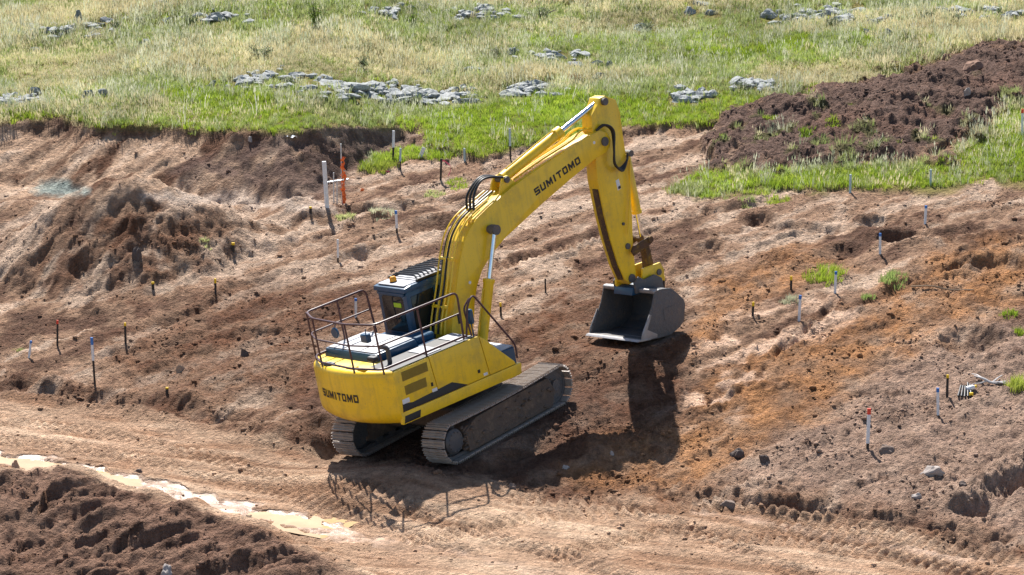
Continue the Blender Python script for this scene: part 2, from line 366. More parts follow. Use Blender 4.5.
C = mixc(C, c_brn, 0.85 * mnd * sstep(-0.6, 0.3, nd)); C = mixc(C, c_bank, bkl * 0.9 * sstep(-0.5, 0.3, ns + 0.2)); C = mixc(C, c_dry, bkl * 0.7 * sstep(0.1, 0.6, ns + 0.3 * nd)); C = mixc(C, c_brn, bkl * 0.6 * sstep(0.15, 0.6, -ns)); C = mixc(C, c_heap, bkd * 0.9 * sstep(-0.7, 0.3, nd + 0.3))
C = mixc(C, c_gry, gry * 0.8); C = mixc(C, c_brn, np.clip(brn * (0.7 + 0.4 * nd), 0, 1)); C = mixc(C, c_or, np.clip(or_ * (0.7 + 0.5 * nd), 0, 0.9))
lightp = mask([(690, 345), (760, 310), (860, 300), (840, 330), (790, 345), (740, 410), (695, 425)], 14) * sstep(-0.1, 0.4, ns + 0.25 * nd)
C = mixc(C, lin(222, 190, 165) * K, lightp * 0.9)
C = mixc(C, lin(214, 196, 180) * K, 0.8 * mask([(150, 192), (230, 192), (335, 203), (340, 212), (240, 206), (160, 200)], 5)); C = mixc(C, lin(150, 168, 164) * K, 0.85 * mask([(36, 192), (48, 183), (70, 182), (90, 188), (70, 194)], 4, .6)); C = mixc(C, c_road, road * 0.95); C = mixc(C, lin(220, 192, 164) * K, road * 0.7 * sstep(0.05, 0.6, rd + 0.3 * nl)); C = mixc(C, lin(142, 106, 80) * K, road * 0.65 * sstep(0.1, 0.6, -rd + 0.3 * nd))
C = mixc(C, c_brn, np.clip(lip_r * 0.55 * (0.6 + nd), 0, 1) * (1 - bfront)); C = mixc(C, lin(128, 100, 85) * K, bfront * 0.9)
C = mixc(C, c_heap, heap * 0.95); C = mixc(C, c_red, heap * 0.25 * sstep(0.1, 0.6, nl)); sod = heap * sstep(0.05, 0.45, fbm(GX, GY, 0.9, 3, 520) - 0.012 * np.abs(V2 - 148)) ; C = mixc(C, lin(96, 98, 58) * 0.8, sod * 0.8)
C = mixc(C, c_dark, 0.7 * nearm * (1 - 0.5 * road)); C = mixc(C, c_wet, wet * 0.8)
# broken clods are darker (fresh, moist soil) than the trodden crust
cm = cells(GX, GY, 0.27, 410, 0.6) * clod
C = mixc(C, c_dark, np.clip(cm * 1.1, 0, 0.6) * (1 - heap))
green = sstep(-0.15, 0.5, fbm(GX, GY, 2.2, 3, 510))
C = mixc(C, c_grass, grass); C = mixc(C, lin(120, 130, 60) * K * 0.7, grass * green * 0.7)
C *= (1 + (0.26 * nd + 0.20 * fbm(GX, GY, 0.22, 3, 511)) * (1 - 0.4 * grass))[..., None]
C = np.clip(C, 0.01, 0.75)

# ------------------------------------------------------------------ material helpers
def new_mat(name):
    m = bpy.data.materials.new(name); m.use_nodes = True
    return m, m.node_tree, m.node_tree.nodes['Principled BSDF']
def noise(nt, scale, detail=4, rough=0.6, vec=None, coord='Object'):
    n = nt.nodes.new('ShaderNodeTexNoise'); n.inputs['Scale'].default_value = scale; n.inputs['Detail'].default_value = detail; n.inputs['Roughness'].default_value = rough
    if vec is None: vec = nt.nodes.new('ShaderNodeTexCoord').outputs[coord]
    nt.links.new(vec, n.inputs['Vector']); return n.outputs['Fac']
def ramp(nt, fac, stops):
    r = nt.nodes.new('ShaderNodeValToRGB'); el = r.color_ramp.elements
    while len(el) < len(stops): el.new(0.5)
    for e, (p, c) in zip(el, stops): e.position = p; e.color = (c if len(c) == 4 else (*c, 1)) if hasattr(c, '__len__') else (c, c, c, 1)
    nt.links.new(fac, r.inputs['Fac']); return r.outputs['Color']
def mixrgb(nt, a, b, fac, mode='MIX'):
    n = nt.nodes.new('ShaderNodeMix'); n.data_type = 'RGBA'; n.blend_type = mode
    for s_, v in (('A', a), ('B', b)):
        i = [k for k in n.inputs if k.name == s_ and k.type == 'RGBA'][0]
        if hasattr(v, 'links'): nt.links.new(v, i)
        else: i.default_value = (*v, 1)
    f = n.inputs['Factor']
    if hasattr(fac, 'links'): nt.links.new(fac, f)
    else: f.default_value = fac
    return [k for k in n.outputs if k.type == 'RGBA'][0]
def bump(nt, bs, hsock, strength, dist):
    b = nt.nodes.new('ShaderNodeBump'); b.inputs['Strength'].default_value = strength; b.inputs['Distance'].default_value = dist
    nt.links.new(hsock, b.inputs['Height']); nt.links.new(b.outputs[0], bs.inputs['Normal'])
def paint(name, col, dirt=(0.20, 0.14, 0.09), amount=0.5, rough=0.38, metal=0.0, scale=2.2, coat=0.0):
    m, nt, bs = new_mat(name)
    f = noise(nt, scale, 6, 0.65); g = noise(nt, 26, 3, 0.6)
    k = ramp(nt, f, [(0.50, 0.0), (0.76, amount)])
    s = ramp(nt, g, [(0.60, 0.0), (0.72, amount * 0.8)])
    c = mixrgb(nt, mixrgb(nt, col, tuple(x * 0.86 for x in col), ramp(nt, noise(nt, 0.9, 3), [(0.3, 0.0), (0.7, 1.0)])), dirt, k)
    c = mixrgb(nt, c, dirt, s)
    tc = nt.nodes.new('ShaderNodeTexCoord'); mp = nt.nodes.new('ShaderNodeMapping'); mp.inputs['Scale'].default_value = (9, 9, 0.9); nt.links.new(tc.outputs['Object'], mp.inputs['Vector'])
    c = mixrgb(nt, c, tuple(x * .55 + y * .25 for x, y in zip(col, dirt)), ramp(nt, noise(nt, 1.0, 4, .6, mp.outputs[0]), [(.52, 0.0), (.72, min(.6, amount))]))
    nt.links.new(c, bs.inputs['Base Color'])
    bs.inputs['Metallic'].default_value = metal
    nt.links.new(ramp(nt, f, [(0.4, rough), (0.8, min(1, rough + 0.35))]), bs.inputs['Roughness'])
    bs.inputs['Coat Weight'].default_value = coat
    bump(nt, bs, noise(nt, 14, 5, .7) if amount > .7 else g, 0.06 if amount < .7 else 0.7, 0.01 if amount < .7 else 0.05)
    return m
def plain(name, col, rough=0.6, metal=0.0):
    m, nt, bs = new_mat(name); f = noise(nt, 9, 4)
    c = mixrgb(nt, tuple(x * 0.75 for x in col), tuple(min(1, x * 1.2) for x in col), f); nt.links.new(c, bs.inputs['Base Color'])
    bs.inputs['Roughness'].default_value = rough; bs.inputs['Metallic'].default_value = metal; return m

# ------------------------------------------------------------------ ground mesh
idx = np.arange(NY * NX).reshape(NY, NX)
quads = np.stack([idx[:-1, :-1], idx[:-1, 1:], idx[1:, 1:], idx[1:, :-1]], -1).reshape(-1, 4)
me = bpy.data.meshes.new('ground')
me.vertices.add(NY * NX); me.vertices.foreach_set('co', np.stack([GX, GY, Z], -1).reshape(-1).astype(np.float32))
me.loops.add(quads.size); me.loops.foreach_set('vertex_index', quads.reshape(-1).astype(np.int32))
me.polygons.add(len(quads)); me.polygons.foreach_set('loop_start', (np.arange(len(quads)) * 4).astype(np.int32))
me.polygons.foreach_set('use_smooth', np.ones(len(quads), bool))
me.update(); me.validate()
ca = me.attributes.new('soil', 'FLOAT_COLOR', 'POINT')
ca.data.foreach_set('color', np.concatenate([C, np.ones(C.shape[:2] + (1,))], -1).reshape(-1).astype(np.float32))
wa_ = me.attributes.new('wet', 'FLOAT', 'POINT'); wa_.data.foreach_set('value', wet.reshape(-1).astype(np.float32))
m, nt, bs = new_mat('soil')
at = nt.nodes.new('ShaderNodeAttribute'); at.attribute_name = 'soil'
aw = nt.nodes.new('ShaderNodeAttribute'); aw.attribute_name = 'wet'
n1 = noise(nt, 11, 6, 0.7); n2 = noise(nt, 42, 4, 0.7); n3 = noise(nt, 3.1, 5, 0.6)
c = mixrgb(nt, at.outputs['Color'], ramp(nt, n1, [(0.30, 0.58), (0.52, 1.0), (0.72, 1.36)]), 0.9, 'MULTIPLY')
c = mixrgb(nt, c, ramp(nt, n2, [(0.3, 0.70), (0.5, 1.0), (0.72, 1.22)]), 0.8, 'MULTIPLY')
c = mixrgb(nt, c, ramp(nt, n3, [(0.3, (0.92, 0.86, 0.84)), (0.6, (1.04, 1.0, 0.97))]), 0.8, 'MULTIPLY')
nt.links.new(c, bs.inputs['Base Color'])
wr = nt.nodes.new('ShaderNodeMath'); wr.operation = 'MULTIPLY'
nt.links.new(aw.outputs['Fac'], wr.inputs[0]); nt.links.new(ramp(nt, noise(nt, 2.2, 3), [(0.32, 0.45), (0.68, 1.0)]), wr.inputs[1])
nt.links.new(ramp(nt, wr.outputs[0], [(0.15, 0.95), (0.5, 0.5), (0.95, 0.33)]), bs.inputs['Roughness'])
nt.links.new(ramp(nt, wr.outputs[0], [(0.15, 0.12), (0.7, 0.42)]), bs.inputs['Specular IOR Level'])
def crumbs(scale):
    v = nt.nodes.new('ShaderNodeTexVoronoi'); v.inputs['Scale'].default_value = scale; v.inputs['Randomness'].default_value = 1.0
    tc = nt.nodes.new('ShaderNodeTexCoord'); mx = nt.nodes.new('ShaderNodeVectorMath'); mx.operation = 'MULTIPLY_ADD'
    nz = nt.nodes.new('ShaderNodeTexNoise'); nz.inputs['Scale'].default_value = scale * 1.3; nt.links.new(tc.outputs['Object'], nz.inputs['Vector'])
    nt.links.new(nz.outputs['Color'], mx.inputs[0]); mx.inputs[1].default_value = (.9 / scale,) * 3; nt.links.new(tc.outputs['Object'], mx.inputs[2]); nt.links.new(mx.outputs[0], v.inputs['Vector'])
    return ramp(nt, v.outputs['Distance'], [(0.0, 0.9), (0.35, 0.6), (0.65, 0.0)]), v
cr1, vv1 = crumbs(9.0); cr2, vv2 = crumbs(24.0)
def addm(a, b, k=1.0):
    q = nt.nodes.new('ShaderNodeMath'); q.operation = 'MULTIPLY_ADD'; nt.links.new(b, q.inputs[0]); q.inputs[1].default_value = k; nt.links.new(a, q.inputs[2]); return q.outputs[0]
class _O: pass
ad = _O(); ad.outputs = [addm(addm(addm(n1, n2, 0.8), cr1, 0.55), cr2, 0.35)]
dm = nt.nodes.new('ShaderNodeMath'); dm.operation = 'MULTIPLY'; nt.links.new(ad.outputs[0], dm.inputs[0]); nt.links.new(ramp(nt, wr.outputs[0], [(0.2, 1.0), (0.6, 0.10)]), dm.inputs[1])
bump(nt, bs, dm.outputs[0], 1.0, 0.075)
M_SOIL = m
me.materials.append(m)
go = bpy.data.objects.new('ground', me); COL.objects.link(go); go['kind'] = 'structure'

# ------------------------------------------------------------------ mesh helpers
def finish(bm, name, mat, parent=None, smooth=False, rot=None):
    bmesh.ops.recalc_face_normals(bm, faces=bm.faces)
    me = bpy.data.meshes.new(name); bm.to_mesh(me); bm.free()
    for mm in (mat if isinstance(mat, (list, tuple)) else [mat]): me.materials.append(mm)
    if smooth:
        me.polygons.foreach_set('use_smooth', np.ones(len(me.polygons), bool))
        try: me.set_sharp_from_angle(angle=rad(38))
        except Exception: pass
    o = bpy.data.objects.new(name, me); COL.objects.link(o)
    if parent is not None: o.parent = parent
    if rot is not None: o.rotation_euler = (0, 0, rot)
    return o
def merge(dst, src):
    mp = {}
    for v in src.verts: mp[v] = dst.verts.new(v.co)
    for f in src.faces:
        try: nf = dst.faces.new([mp[v] for v in f.verts]); nf.material_index = f.material_index; nf.smooth = f.smooth
        except ValueError: pass
    src.free()
def bev(b, w, seg=2):
    if w > 0: bmesh.ops.bevel(b, geom=list(b.edges), offset=w, segments=seg, affect='EDGES', profile=0.6, clamp_overlap=True)
def box(bm, x0, x1, y0, y1, z0, z1, w=0.012, M=None):
    b = bmesh.new(); bmesh.ops.create_cube(b, size=1)
    for v in b.verts: v.co = Vector(((x0 + x1) / 2 + v.co.x * (x1 - x0), (y0 + y1) / 2 + v.co.y * (y1 - y0), (z0 + z1) / 2 + v.co.z * (z1 - z0)))
    bev(b, w, 1)
    if M is not None: bmesh.ops.transform(b, matrix=M, verts=b.verts)
    merge(bm, b)
def prism(bm, pts, y0, y1, w=0.015, axis='y', M=None):
    """polygon in (x,z) [axis y], (x,y) [axis z] or (y,z) [axis x], extruded along the axis"""
    b = bmesh.new()
    def P(p, t): return {'y': (p[0], t, p[1]), 'z': (p[0], p[1], t), 'x': (t, p[0], p[1])}[axis]
    A = [b.verts.new(P(p, y0)) for p in pts]; B = [b.verts.new(P(p, y1)) for p in pts]
    b.faces.new(A); b.faces.new(B[::-1]); n = len(pts)
    for i in range(n): b.faces.new((A[i], A[(i + 1) % n], B[(i + 1) % n], B[i]))
    bmesh.ops.recalc_face_normals(b, faces=b.faces); bev(b, w, 2)
    if M is not None: bmesh.ops.transform(b, matrix=M, verts=b.verts)
    merge(bm, b)
def tube(bm, path, r, n=8, caps=True):
    pts = [Vector(p) for p in path]; rs = r if hasattr(r, '__len__') else [r] * len(pts)
    b = bmesh.new(); rings = []; prev = None
    for i, p in enumerate(pts):
        t = ((pts[min(i + 1, len(pts) - 1)] - p).normalized() + (p - pts[max(i - 1, 0)]).normalized())
        t = t.normalized() if t.length > 1e-6 else Vector((0, 0, 1))
        if prev is None: u = t.orthogonal().normalized()
        else: u = (prev - t * prev.dot(t)).normalized()
        prev = u; w = t.cross(u)
        rings.append([b.verts.new(p + (u * math.cos(2 * math.pi * k / n) + w * math.sin(2 * math.pi * k / n)) * rs[i]) for k in range(n)])
    for a, c in zip(rings[:-1], rings[1:]):
        for k in range(n): b.faces.new((a[k], a[(k + 1) % n], c[(k + 1) % n], c[k])).smooth = True
    if caps: b.faces.new(rings[0][::-1]); b.faces.new(rings[-1])
    merge(bm, b)
def curve(pts, k=5):
    """smooth path through control points"""
    P = [Vector(p) for p in pts]; P = [P[0] * 2 - P[1]] + P + [P[-1] * 2 - P[-2]]; out = []
    for i in range(1, len(P) - 2):
        for j in range(k):
            t = j / k; a, b, c, d = P[i - 1:i + 3]
            out.append(0.5 * ((2 * b) + (c - a) * t + (2 * a - 5 * b + 4 * c - d) * t * t + (3 * b - a - 3 * c + d) * t ** 3))
    out.append(P[-2]); return out
def cyl(bm, p0, p1, r, n=20, w=0.0): tube(bm, [p0, p1], r, n)
def round_tube(pts, r0):
    """fillet the corners of a rail"""
    P = [Vector(p) for p in pts]; out = [P[0]]
    for i in range(1, len(P) - 1):
        a = (P[i - 1] - P[i]); b = (P[i + 1] - P[i]); d = min(r0, a.length * .45, b.length * .45)
        A = P[i] + a.normalized() * d; B = P[i] + b.normalized() * d
        for t in (0, .33, .67, 1): out.append(A * (1 - t) ** 2 + P[i] * 2 * t * (1 - t) + B * t * t)
    out.append(P[-1]); return out
def B(): return bmesh.new()

# ------------------------------------------------------------------ water in the channel
m, nt, bs = new_mat('muddy_water')
nt.links.new(ramp(nt, noise(nt, 1.5, 4), [(0.3, (0.40, 0.27, 0.14)), (0.7, (0.52, 0.38, 0.21))]), bs.inputs['Base Color'])
bs.inputs['Roughness'].default_value = 0.05; bs.inputs['IOR'].default_value = 1.33; bump(nt, bs, noise(nt, 7, 2), 0.03, 0.02)
M_WATER = m
def pool(i0, i1, z, lo, hi, hwid=0.95):
    bm = B(); pts = [Vector((*CH[i], 0)) for i in range(i0, i1 + 1)]
    pts[0] = pts[0] + (pts[1] - pts[0]).normalized() * lo; pts[-1] = pts[-1] + (pts[-1] - pts[-2]).normalized() * hi
    L, R = [], []
    for i, p in enumerate(pts):
        t = (pts[min(i + 1, len(pts) - 1)] - pts[max(i - 1, 0)]).normalized(); n = Vector((-t.y, t.x, 0))
        L.append(bm.verts.new((p.x + n.x * hwid, p.y + n.y * hwid, z))); R.append(bm.verts.new((p.x - n.x * hwid, p.y - n.y * hwid, z)))
    for i in range(len(pts) - 1): bm.faces.new((L[i], R[i], R[i + 1], L[i + 1]))
    o = finish(bm, 'puddle', M_WATER); o['kind'] = 'structure'; return o
pool(1, 4, POOL1, 0.0, 0.75, 0.95); pool(5, 6, POOL2, 0.75, 1.0, 0.62)

def rock_mesh(sub, seed, flat=0.6, rough=0.28, chop=5):
    """angular stone: icosphere cut by random planes, then roughened"""
    rs = random.Random(seed); b = bmesh.new(); bmesh.ops.create_icosphere(b, subdivisions=sub, radius=1)
    planes = [(Vector((rs.gauss(0, 1), rs.gauss(0, 1), rs.gauss(0, 1))).normalized(), rs.uniform(.35, .85)) for _ in range(chop)]
    offs_ = Vector((rs.random() * 50, rs.random() * 50, rs.random() * 50))
    from mathutils import noise as mn
    for v in b.verts:
        p = v.co.copy()
        for n, d in planes:
            e = p.dot(n) - d
            if e > 0: p -= n * e * 0.92
        p *= 1 + rough * mn.fractal(p * 1.7 + offs_, 0.9, 2.1, 3)
        v.co = Vector((p.x, p.y, p.z * flat))
    return b


# ================================================================== EXCAVATOR
YEL = paint('yellow_paint', (0.92, 0.60, 0.010), amount=0.45, rough=0.34, coat=0.25)
NAVY = paint('navy_paint', (0.005, 0.058, 0.125), amount=0.06, rough=0.28, coat=0.25)
LIGHT = paint('pale_paint_sun_glare', (0.36, 0.37, 0.40), amount=0.35, rough=0.5)  # sun glare on dark hood, walkway and toolbox tops, put into a pale colour
BLK = plain('black_paint', (0.012, 0.012, 0.014), 0.5)
RAIL = plain('maroon_rail_paint', (0.075, 0.030, 0.034), 0.42)
HOSE = plain('black_rubber', (0.012, 0.012, 0.013), 0.45)
CHROME = plain('chrome_rod', (0.75, 0.77, 0.80), 0.16, 1.0)
STEEL = paint('worn_dark_steel', (0.11, 0.105, 0.105), dirt=(0.24, 0.17, 0.12), amount=0.75, rough=0.5, scale=4)
SHOE = paint('muddy_track_steel', (0.40, 0.33, 0.275), dirt=(0.28, 0.20, 0.14), amount=0.8, rough=0.36, scale=5)
MUD = paint('mud_caked_steel', (0.12, 0.085, 0.062), dirt=(0.26, 0.175, 0.115), amount=0.95, rough=0.75, scale=5)
BUCK = paint('grey_bucket_steel', (0.075, 0.078, 0.085), dirt=(0.24, 0.17, 0.115), amount=0.65, rough=0.42, scale=3)
EDGE = paint('polished_edge_steel', (0.34, 0.33, 0.33), dirt=(0.25, 0.18, 0.12), amount=0.6, rough=0.38, metal=0.4, scale=6)
RUST = paint('rusty_wear_steel', (0.085, 0.042, 0.022), dirt=(0.35, 0.22, 0.02), amount=0.8, rough=0.7, scale=8)
GLASS, nt_, b_ = new_mat('tinted_cab_glass'); b_.inputs['Base Color'].default_value = (0.012, 0.018, 0.022, 1); b_.inputs['Roughness'].default_value = 0.05
nt_.links.new(ramp(nt_, noise(nt_, 3, 3), [(0.4, 0.04), (0.8, 0.22)]), b_.inputs['Roughness'])
AMBER = plain('amber_lens', (0.85, 0.34, 0.01), 0.25)
WHITE = plain('white_decal', (0.72, 0.74, 0.76), 0.5)

EX = bpy.data.objects.new('excavator', None); COL.objects.link(EX)
EX.location = MT; EX.rotation_euler = MR.to_euler()
EX['label'] = 'large yellow tracked excavator digging the slope with its bucket lowered'; EX['category'] = 'excavator'
HR = SWING
def hp(bm, name, mat, parent=None, smooth=True):     # part of the slewing upper body
    return finish(bm, name, mat, parent if parent is not None else EX, smooth, HR if parent is None else None)
def up(bm, name, mat, parent=None, smooth=True): return finish(bm, name, mat, parent or EX, smooth)

# ---- lettering
def letter(ch):
    t, q = 0.28, 0.245
    Rr = lambda a, b, c, d: [(a, b), (c, b), (c, d), (a, d)]
    m_ = (0.5 - q / 2, 0.5 + q / 2)
    return {'S': [Rr(0, 1 - q, 1, 1), Rr(0, m_[1], t, 1 - q), Rr(0, m_[0], 1, m_[1]), Rr(1 - t, q, 1, m_[0]), Rr(0, 0, 1, q)],
            'U': [Rr(0, q, t, 1), Rr(1 - t, q, 1, 1), Rr(0.05, 0, 0.95, q)],
            'M': [Rr(0, 0, t * .8, 1), Rr(1 - t * .8, 0, 1, 1), [(t * .8, 1), (t * .8, .50), (.5, .0), (.5, .55)], [(1 - t * .8, 1), (.5, .55), (.5, .0), (1 - t * .8, .50)]],
            'I': [Rr(0.22, 0, 0.78, 1)], 'T': [Rr(0, 1 - q, 1, 1), Rr(0.37, 0, 0.63, 1 - q)],
            'O': [Rr(0.04, 1 - q, .96, 1), Rr(0.04, 0, .96, q), Rr(0, q, t, 1 - q), Rr(1 - t, q, 1, 1 - q)]}[ch]
def lettering(word, fmap, width):
    """flat print: fmap(s,t) -> point; s along the word 0..1, t up 0..1"""
    bm = B(); adv = {'I': 0.55, 'M': 1.18}; gap = 0.22
    tot_ = sum(adv.get(c, 1) + gap for c in word) - gap; x = 0
    for ch in word:
        w = adv.get(ch, 1)
        for poly in letter(ch):
            b = bmesh.new(); f = b.faces.new([b.verts.new(((x + p[0] * w) / tot_, p[1], 0)) for p in poly])
            bmesh.ops.subdivide_edges(b, edges=list(b.edges), cuts=1, use_grid_fill=True)
            for v in b.verts: v.co = Vector(fmap(v.co.x, v.co.y))
            merge(bm, b)
        x += w + gap
    return bm

# ---- undercarriage
TL, GA, RR = 1.76, 1.267, 0.385
bm = B(); box(bm, -1.0, 1.0, -0.95, 0.95, 0.42, 0.86, 0.05)
for s in (-1, 1):
    for x in (-0.75, 0.75): box(bm, x - .28, x + .28, s * .9 - .25, s * .9 + .25, 0.38, 0.72, 0.04)
up(bm, 'car_body', MUD)
bm = B(); cyl(bm, (0, 0, 0.84), (0, 0, 1.06), 0.66, 40); up(bm, 'slew_ring', STEEL)
# one shoe, shared by every link
bm = B(); box(bm, -0.081, 0.081, -0.3, 0.3, 0.0, 0.024, 0.004)
for gx in (-0.069, -0.008, 0.053): prism(bm, [(gx - .012, 0.02), (gx + .016, 0.02), (gx + .008, 0.062), (gx - .004, 0.062)], -0.295, 0.295, 0)
bmesh.ops.recalc_face_normals(bm, faces=bm.faces)
shoe_me = bpy.data.meshes.new('track_shoe'); bm.to_mesh(shoe_me); bm.free(); shoe_me.materials.append(SHOE)
r_sh = RR + 0.02; Ltop = 2 * TL; per = 2 * Ltop + 2 * math.pi * r_sh; NS = 52
def track_point(d):
    d %= per
    if d < Ltop:
        x = -TL + d; return (x, RR * 2 + .065 - .045 * math.sin(math.pi * d / Ltop), 0.0)
    d -= Ltop
    if d < math.pi * r_sh:
        a = d / r_sh; return (TL + r_sh * math.sin(a), 0.46 + r_sh * math.cos(a), -a)
    d -= math.pi * r_sh
    if d < Ltop: return (TL - d, 0.46 - r_sh, -math.pi)
    d -= Ltop; a = d / r_sh
    return (-TL - r_sh * math.sin(a), 0.46 - r_sh * math.cos(a), -math.pi - a)
for side in (-1, 1):
    y = side * GA
    bm = B()                                        # chain of links inside the shoes
    loop = [track_point(per * k / 64) for k in range(64)]
    for dy in (-.1, .1):
        A = []
        for (x, z, a) in loop:
            nx, nz = -math.sin(a) * -1, math.cos(a)
            nx = -math.sin(-a) * -1
            nvec = (math.sin(-a), math.cos(-a))
            A.append([(x - nvec[0] * o, yy, z - nvec[1] * o) for o, yy in ((.0, y + dy - .03), (.0, y + dy + .03), (.08, y + dy + .03), (.08, y + dy - .03))])
        vs = [[bm.verts.new(p) for p in ring] for ring in A]
        for i in range(64):
            a_, c_ = vs[i], vs[(i + 1) % 64]
            for k in range(4): bm.faces.new((a_[k], a_[(k + 1) % 4], c_[(k + 1) % 4], c_[k]))
    trk = up(bm, 'track', STEEL, smooth=False)
    for k in range(NS):
        x, z, a = track_point(per * k / NS)
        o = bpy.data.objects.new('track_shoe', shoe_me); COL.objects.link(o); o.parent = trk
        o.location = (x, y, z); o.rotation_euler = (random.uniform(-.006, .006), -a, 0)
    bm = B(); prism(bm, [(-1.45, .22), (1.5, .20), (1.62, .34), (1.55, .60), (.9, .70), (-1.0, .72), (-1.42, .60)], y - .2, y + .2, 0.03)
    box(bm, -1.2, 1.25, y + side * .2 - .045, y + side * .2 + .045, .24, .50, .02)
    tf_ = up(bm, 'track_frame', MUD)
    for k in range(7):
        bm = B(); xx = -1.25 + k * .42; cyl(bm, (xx, y - .17, .19), (xx, y + .17, .19), .11, 16); up(bm, 'roller', STEEL, tf_)
    bm = B(); rs_ = random.Random(50 + side)
    prism(bm, [(-1.36, .09), (1.50, .08), (1.66, .40), (1.48, .72), (.2, .74), (-1.0, .72), (-1.40, .55)], y + side * .14, y + side * .235, .02)
    for k in range(80):
        top_ = rs_.random() < .2; sz = rs_.uniform(.02, .06)
        q = rock_mesh(1, 5000 + k + side * 300, .8); bmesh.ops.scale(q, vec=(sz * 1.5, sz, sz), verts=q.verts)
        bmesh.ops.translate(q, vec=(rs_.uniform(-1.5, 1.6), y + side * rs_.uniform(.20, .26), rs_.uniform(.60, .72) if top_ else rs_.uniform(.08, .70)), verts=q.verts); merge(bm, q)
    mud_ = up(bm, 'packed_mud', MUD, tf_, False); mud_['kind'] = 'stuff'
    bm = B(); cyl(bm, (TL, y - .12, .46), (TL, y + .12, .46), .35, 28); cyl(bm, (TL, y - .2, .46), (TL, y + .2, .46), .12, 16); up(bm, 'idler', STEEL)
    bm = B()
    pts = []
    for k in range(44):
        a = 2 * math.pi * k / 44; r = .36 if k % 4 in (1, 2) else .30; pts.append((-TL + r * math.cos(a), .46 + r * math.sin(a)))
    prism(bm, pts, y - .04, y + .04, 0); spk = up(bm, 'drive_sprocket', STEEL, smooth=False)
    bm = B(); ys_ = y + side * .04
    tube(bm, [(-TL, ys_, .46), (-TL, ys_ + side * .17, .46), (-TL, ys_ + side * .22, .46), (-TL, ys_ + side * .235, .46)], [.27, .27, .22, .10], 28)
    for k in range(12):
        a = 2 * math.pi * k / 12; c0 = Vector((-TL + .20 * math.cos(a), ys_ + side * .2, .46 + .20 * math.sin(a))); cyl(bm, c0, c0 + Vector((0, side * .04, 0)), .02, 6)
    up(bm, 'final_drive', BUCK, spk)

# ---- upper body
HW = 1.33
def cwx(y): return -2.41 - 0.36 * (1 - (min(abs(y), HW) / HW) ** 2)
bm = B(); box(bm, -2.2, 0.95, -1.28, 1.28, 1.06, 1.20, .02); hp(bm, 'turntable_frame', BLK)
bm = B()
rings = []
for z, ins in ((1.06, .24), (1.09, .14), (1.15, .07), (1.24, .02), (1.36, .0), (2.10, .0), (2.18, .02), (2.225, .06), (2.24, .12)):
    pl = []
    for k in range(33):
        yy = -HW + 2 * HW * k / 32; kk = (HW - ins) / HW
        pl.append((cwx(yy) + ins, yy * (1 - max(0, ins - .02) * .3) * (1.07 if yy > 0 else 1), z))
    pl[0] = (pl[0][0] + .0, pl[0][1], z)
    pl = [(-1.93, pl[0][1], z)] + pl + [(-1.93, pl[-1][1], z)]
    if True:                                       # rounded far corner
        for k in range(len(pl)):
            x, yy, zz = pl[k]
            if yy > 1.2: pl[k] = (x + min(.12, (yy - 1.2) ** 2 * 7.0) if x < -2 else x, yy, zz)
    rings.append([bm.verts.new(p) for p in pl])
n_ = len(rings[0])
for a, c_ in zip(rings[:-1], rings[1:]):
    for k in range(n_): bm.faces.new((a[k], a[(k + 1) % n_], c_[(k + 1) % n_], c_[k]))
bm.faces.new(rings[0][::-1]); bm.faces.new(rings[-1])
cw = hp(bm, 'counterweight', YEL)
hp(lettering('SUMITOMO', lambda s, t: (cwx((.86 - 1.30 * s) / (1.07 if s < .66 else 1)) - .006, .86 - 1.30 * s, 1.575 + .175 * t), 1.3), 'lettering', BLK, cw, False)
for yy in (.62, -.15, -.52):
    bm = B(); box(bm, -2.60, -2.44, yy - .13, yy + .13, 2.235, 2.275, .015); hp(bm, 'lifting_cover', YEL if yy < .5 else NAVY, cw)
# right-hand side
def side_panel(name, poly, mat=YEL, y0=-1.332, th=.05, w=.014): 
    bm = B(); prism(bm, poly, y0, y0 + th, w); return hp(bm, name, mat)
bm = B(); prism(bm, [(-2.38, 1.26), (-2.38, 2.20), (-.04, 2.215), (.78, 1.40), (.78, 1.26)], -1.285, -.48, 0.02); hp(bm, 'side_housing', NAVY)
rd_ = side_panel('rear_door', [(-2.395, 1.34), (-2.395, 2.225), (-1.435, 2.24), (-1.33, 1.34)])
def grille(x0, x1, z0, z1, par):
    bm = B(); box(bm, x0, x1, -1.335, -1.30, z0, z1, .004); fr = hp(bm, 'vent_grille', OLIVE, par)
    n = 7
    for k in range(n):
        bm = B(); z = z0 + (z1 - z0) * (k + .5) / n; box(bm, x0 + .015, x1 - .015, -1.346, -1.33, z - .011, z + .005, .002)
        s_ = finish(bm, 'slat', OLIVE, par)
OLIVE = plain('olive_grille', (0.30, 0.20, 0.02), 0.6)
grille(-2.21, -1.50, 1.965, 2.165, rd_); grille(-2.19, -1.60, 1.66, 1.86, rd_)
bm = B(); box(bm, -1.50, -1.36, -1.337, -1.325, 1.49, 1.56, .002); hp(bm, 'decal', WHITE, rd_)
bm = B(); box(bm, -1.50, -1.45, -1.35, -1.325, 1.62, 1.70, .006); hp(bm, 'latch', BLK, rd_)
bm = B(); box(bm, -2.31, -2.12, -1.337, -1.325, 1.50, 1.60, .002); hp(bm, 'decal', WHITE, rd_)
sd_ = side_panel('side_door', [(-1.315, 1.34), (-1.418, 2.24), (-.03, 2.24), (.085, 1.34)])
bm = B(); box(bm, -.08, .03, -1.337, -1.325, 1.37, 1.43, .002); hp(bm, 'decal', WHITE, sd_)
bm = B(); box(bm, -.22, -.16, -1.35, -1.325, 1.48, 1.55, .006); hp(bm, 'latch', BLK, sd_)
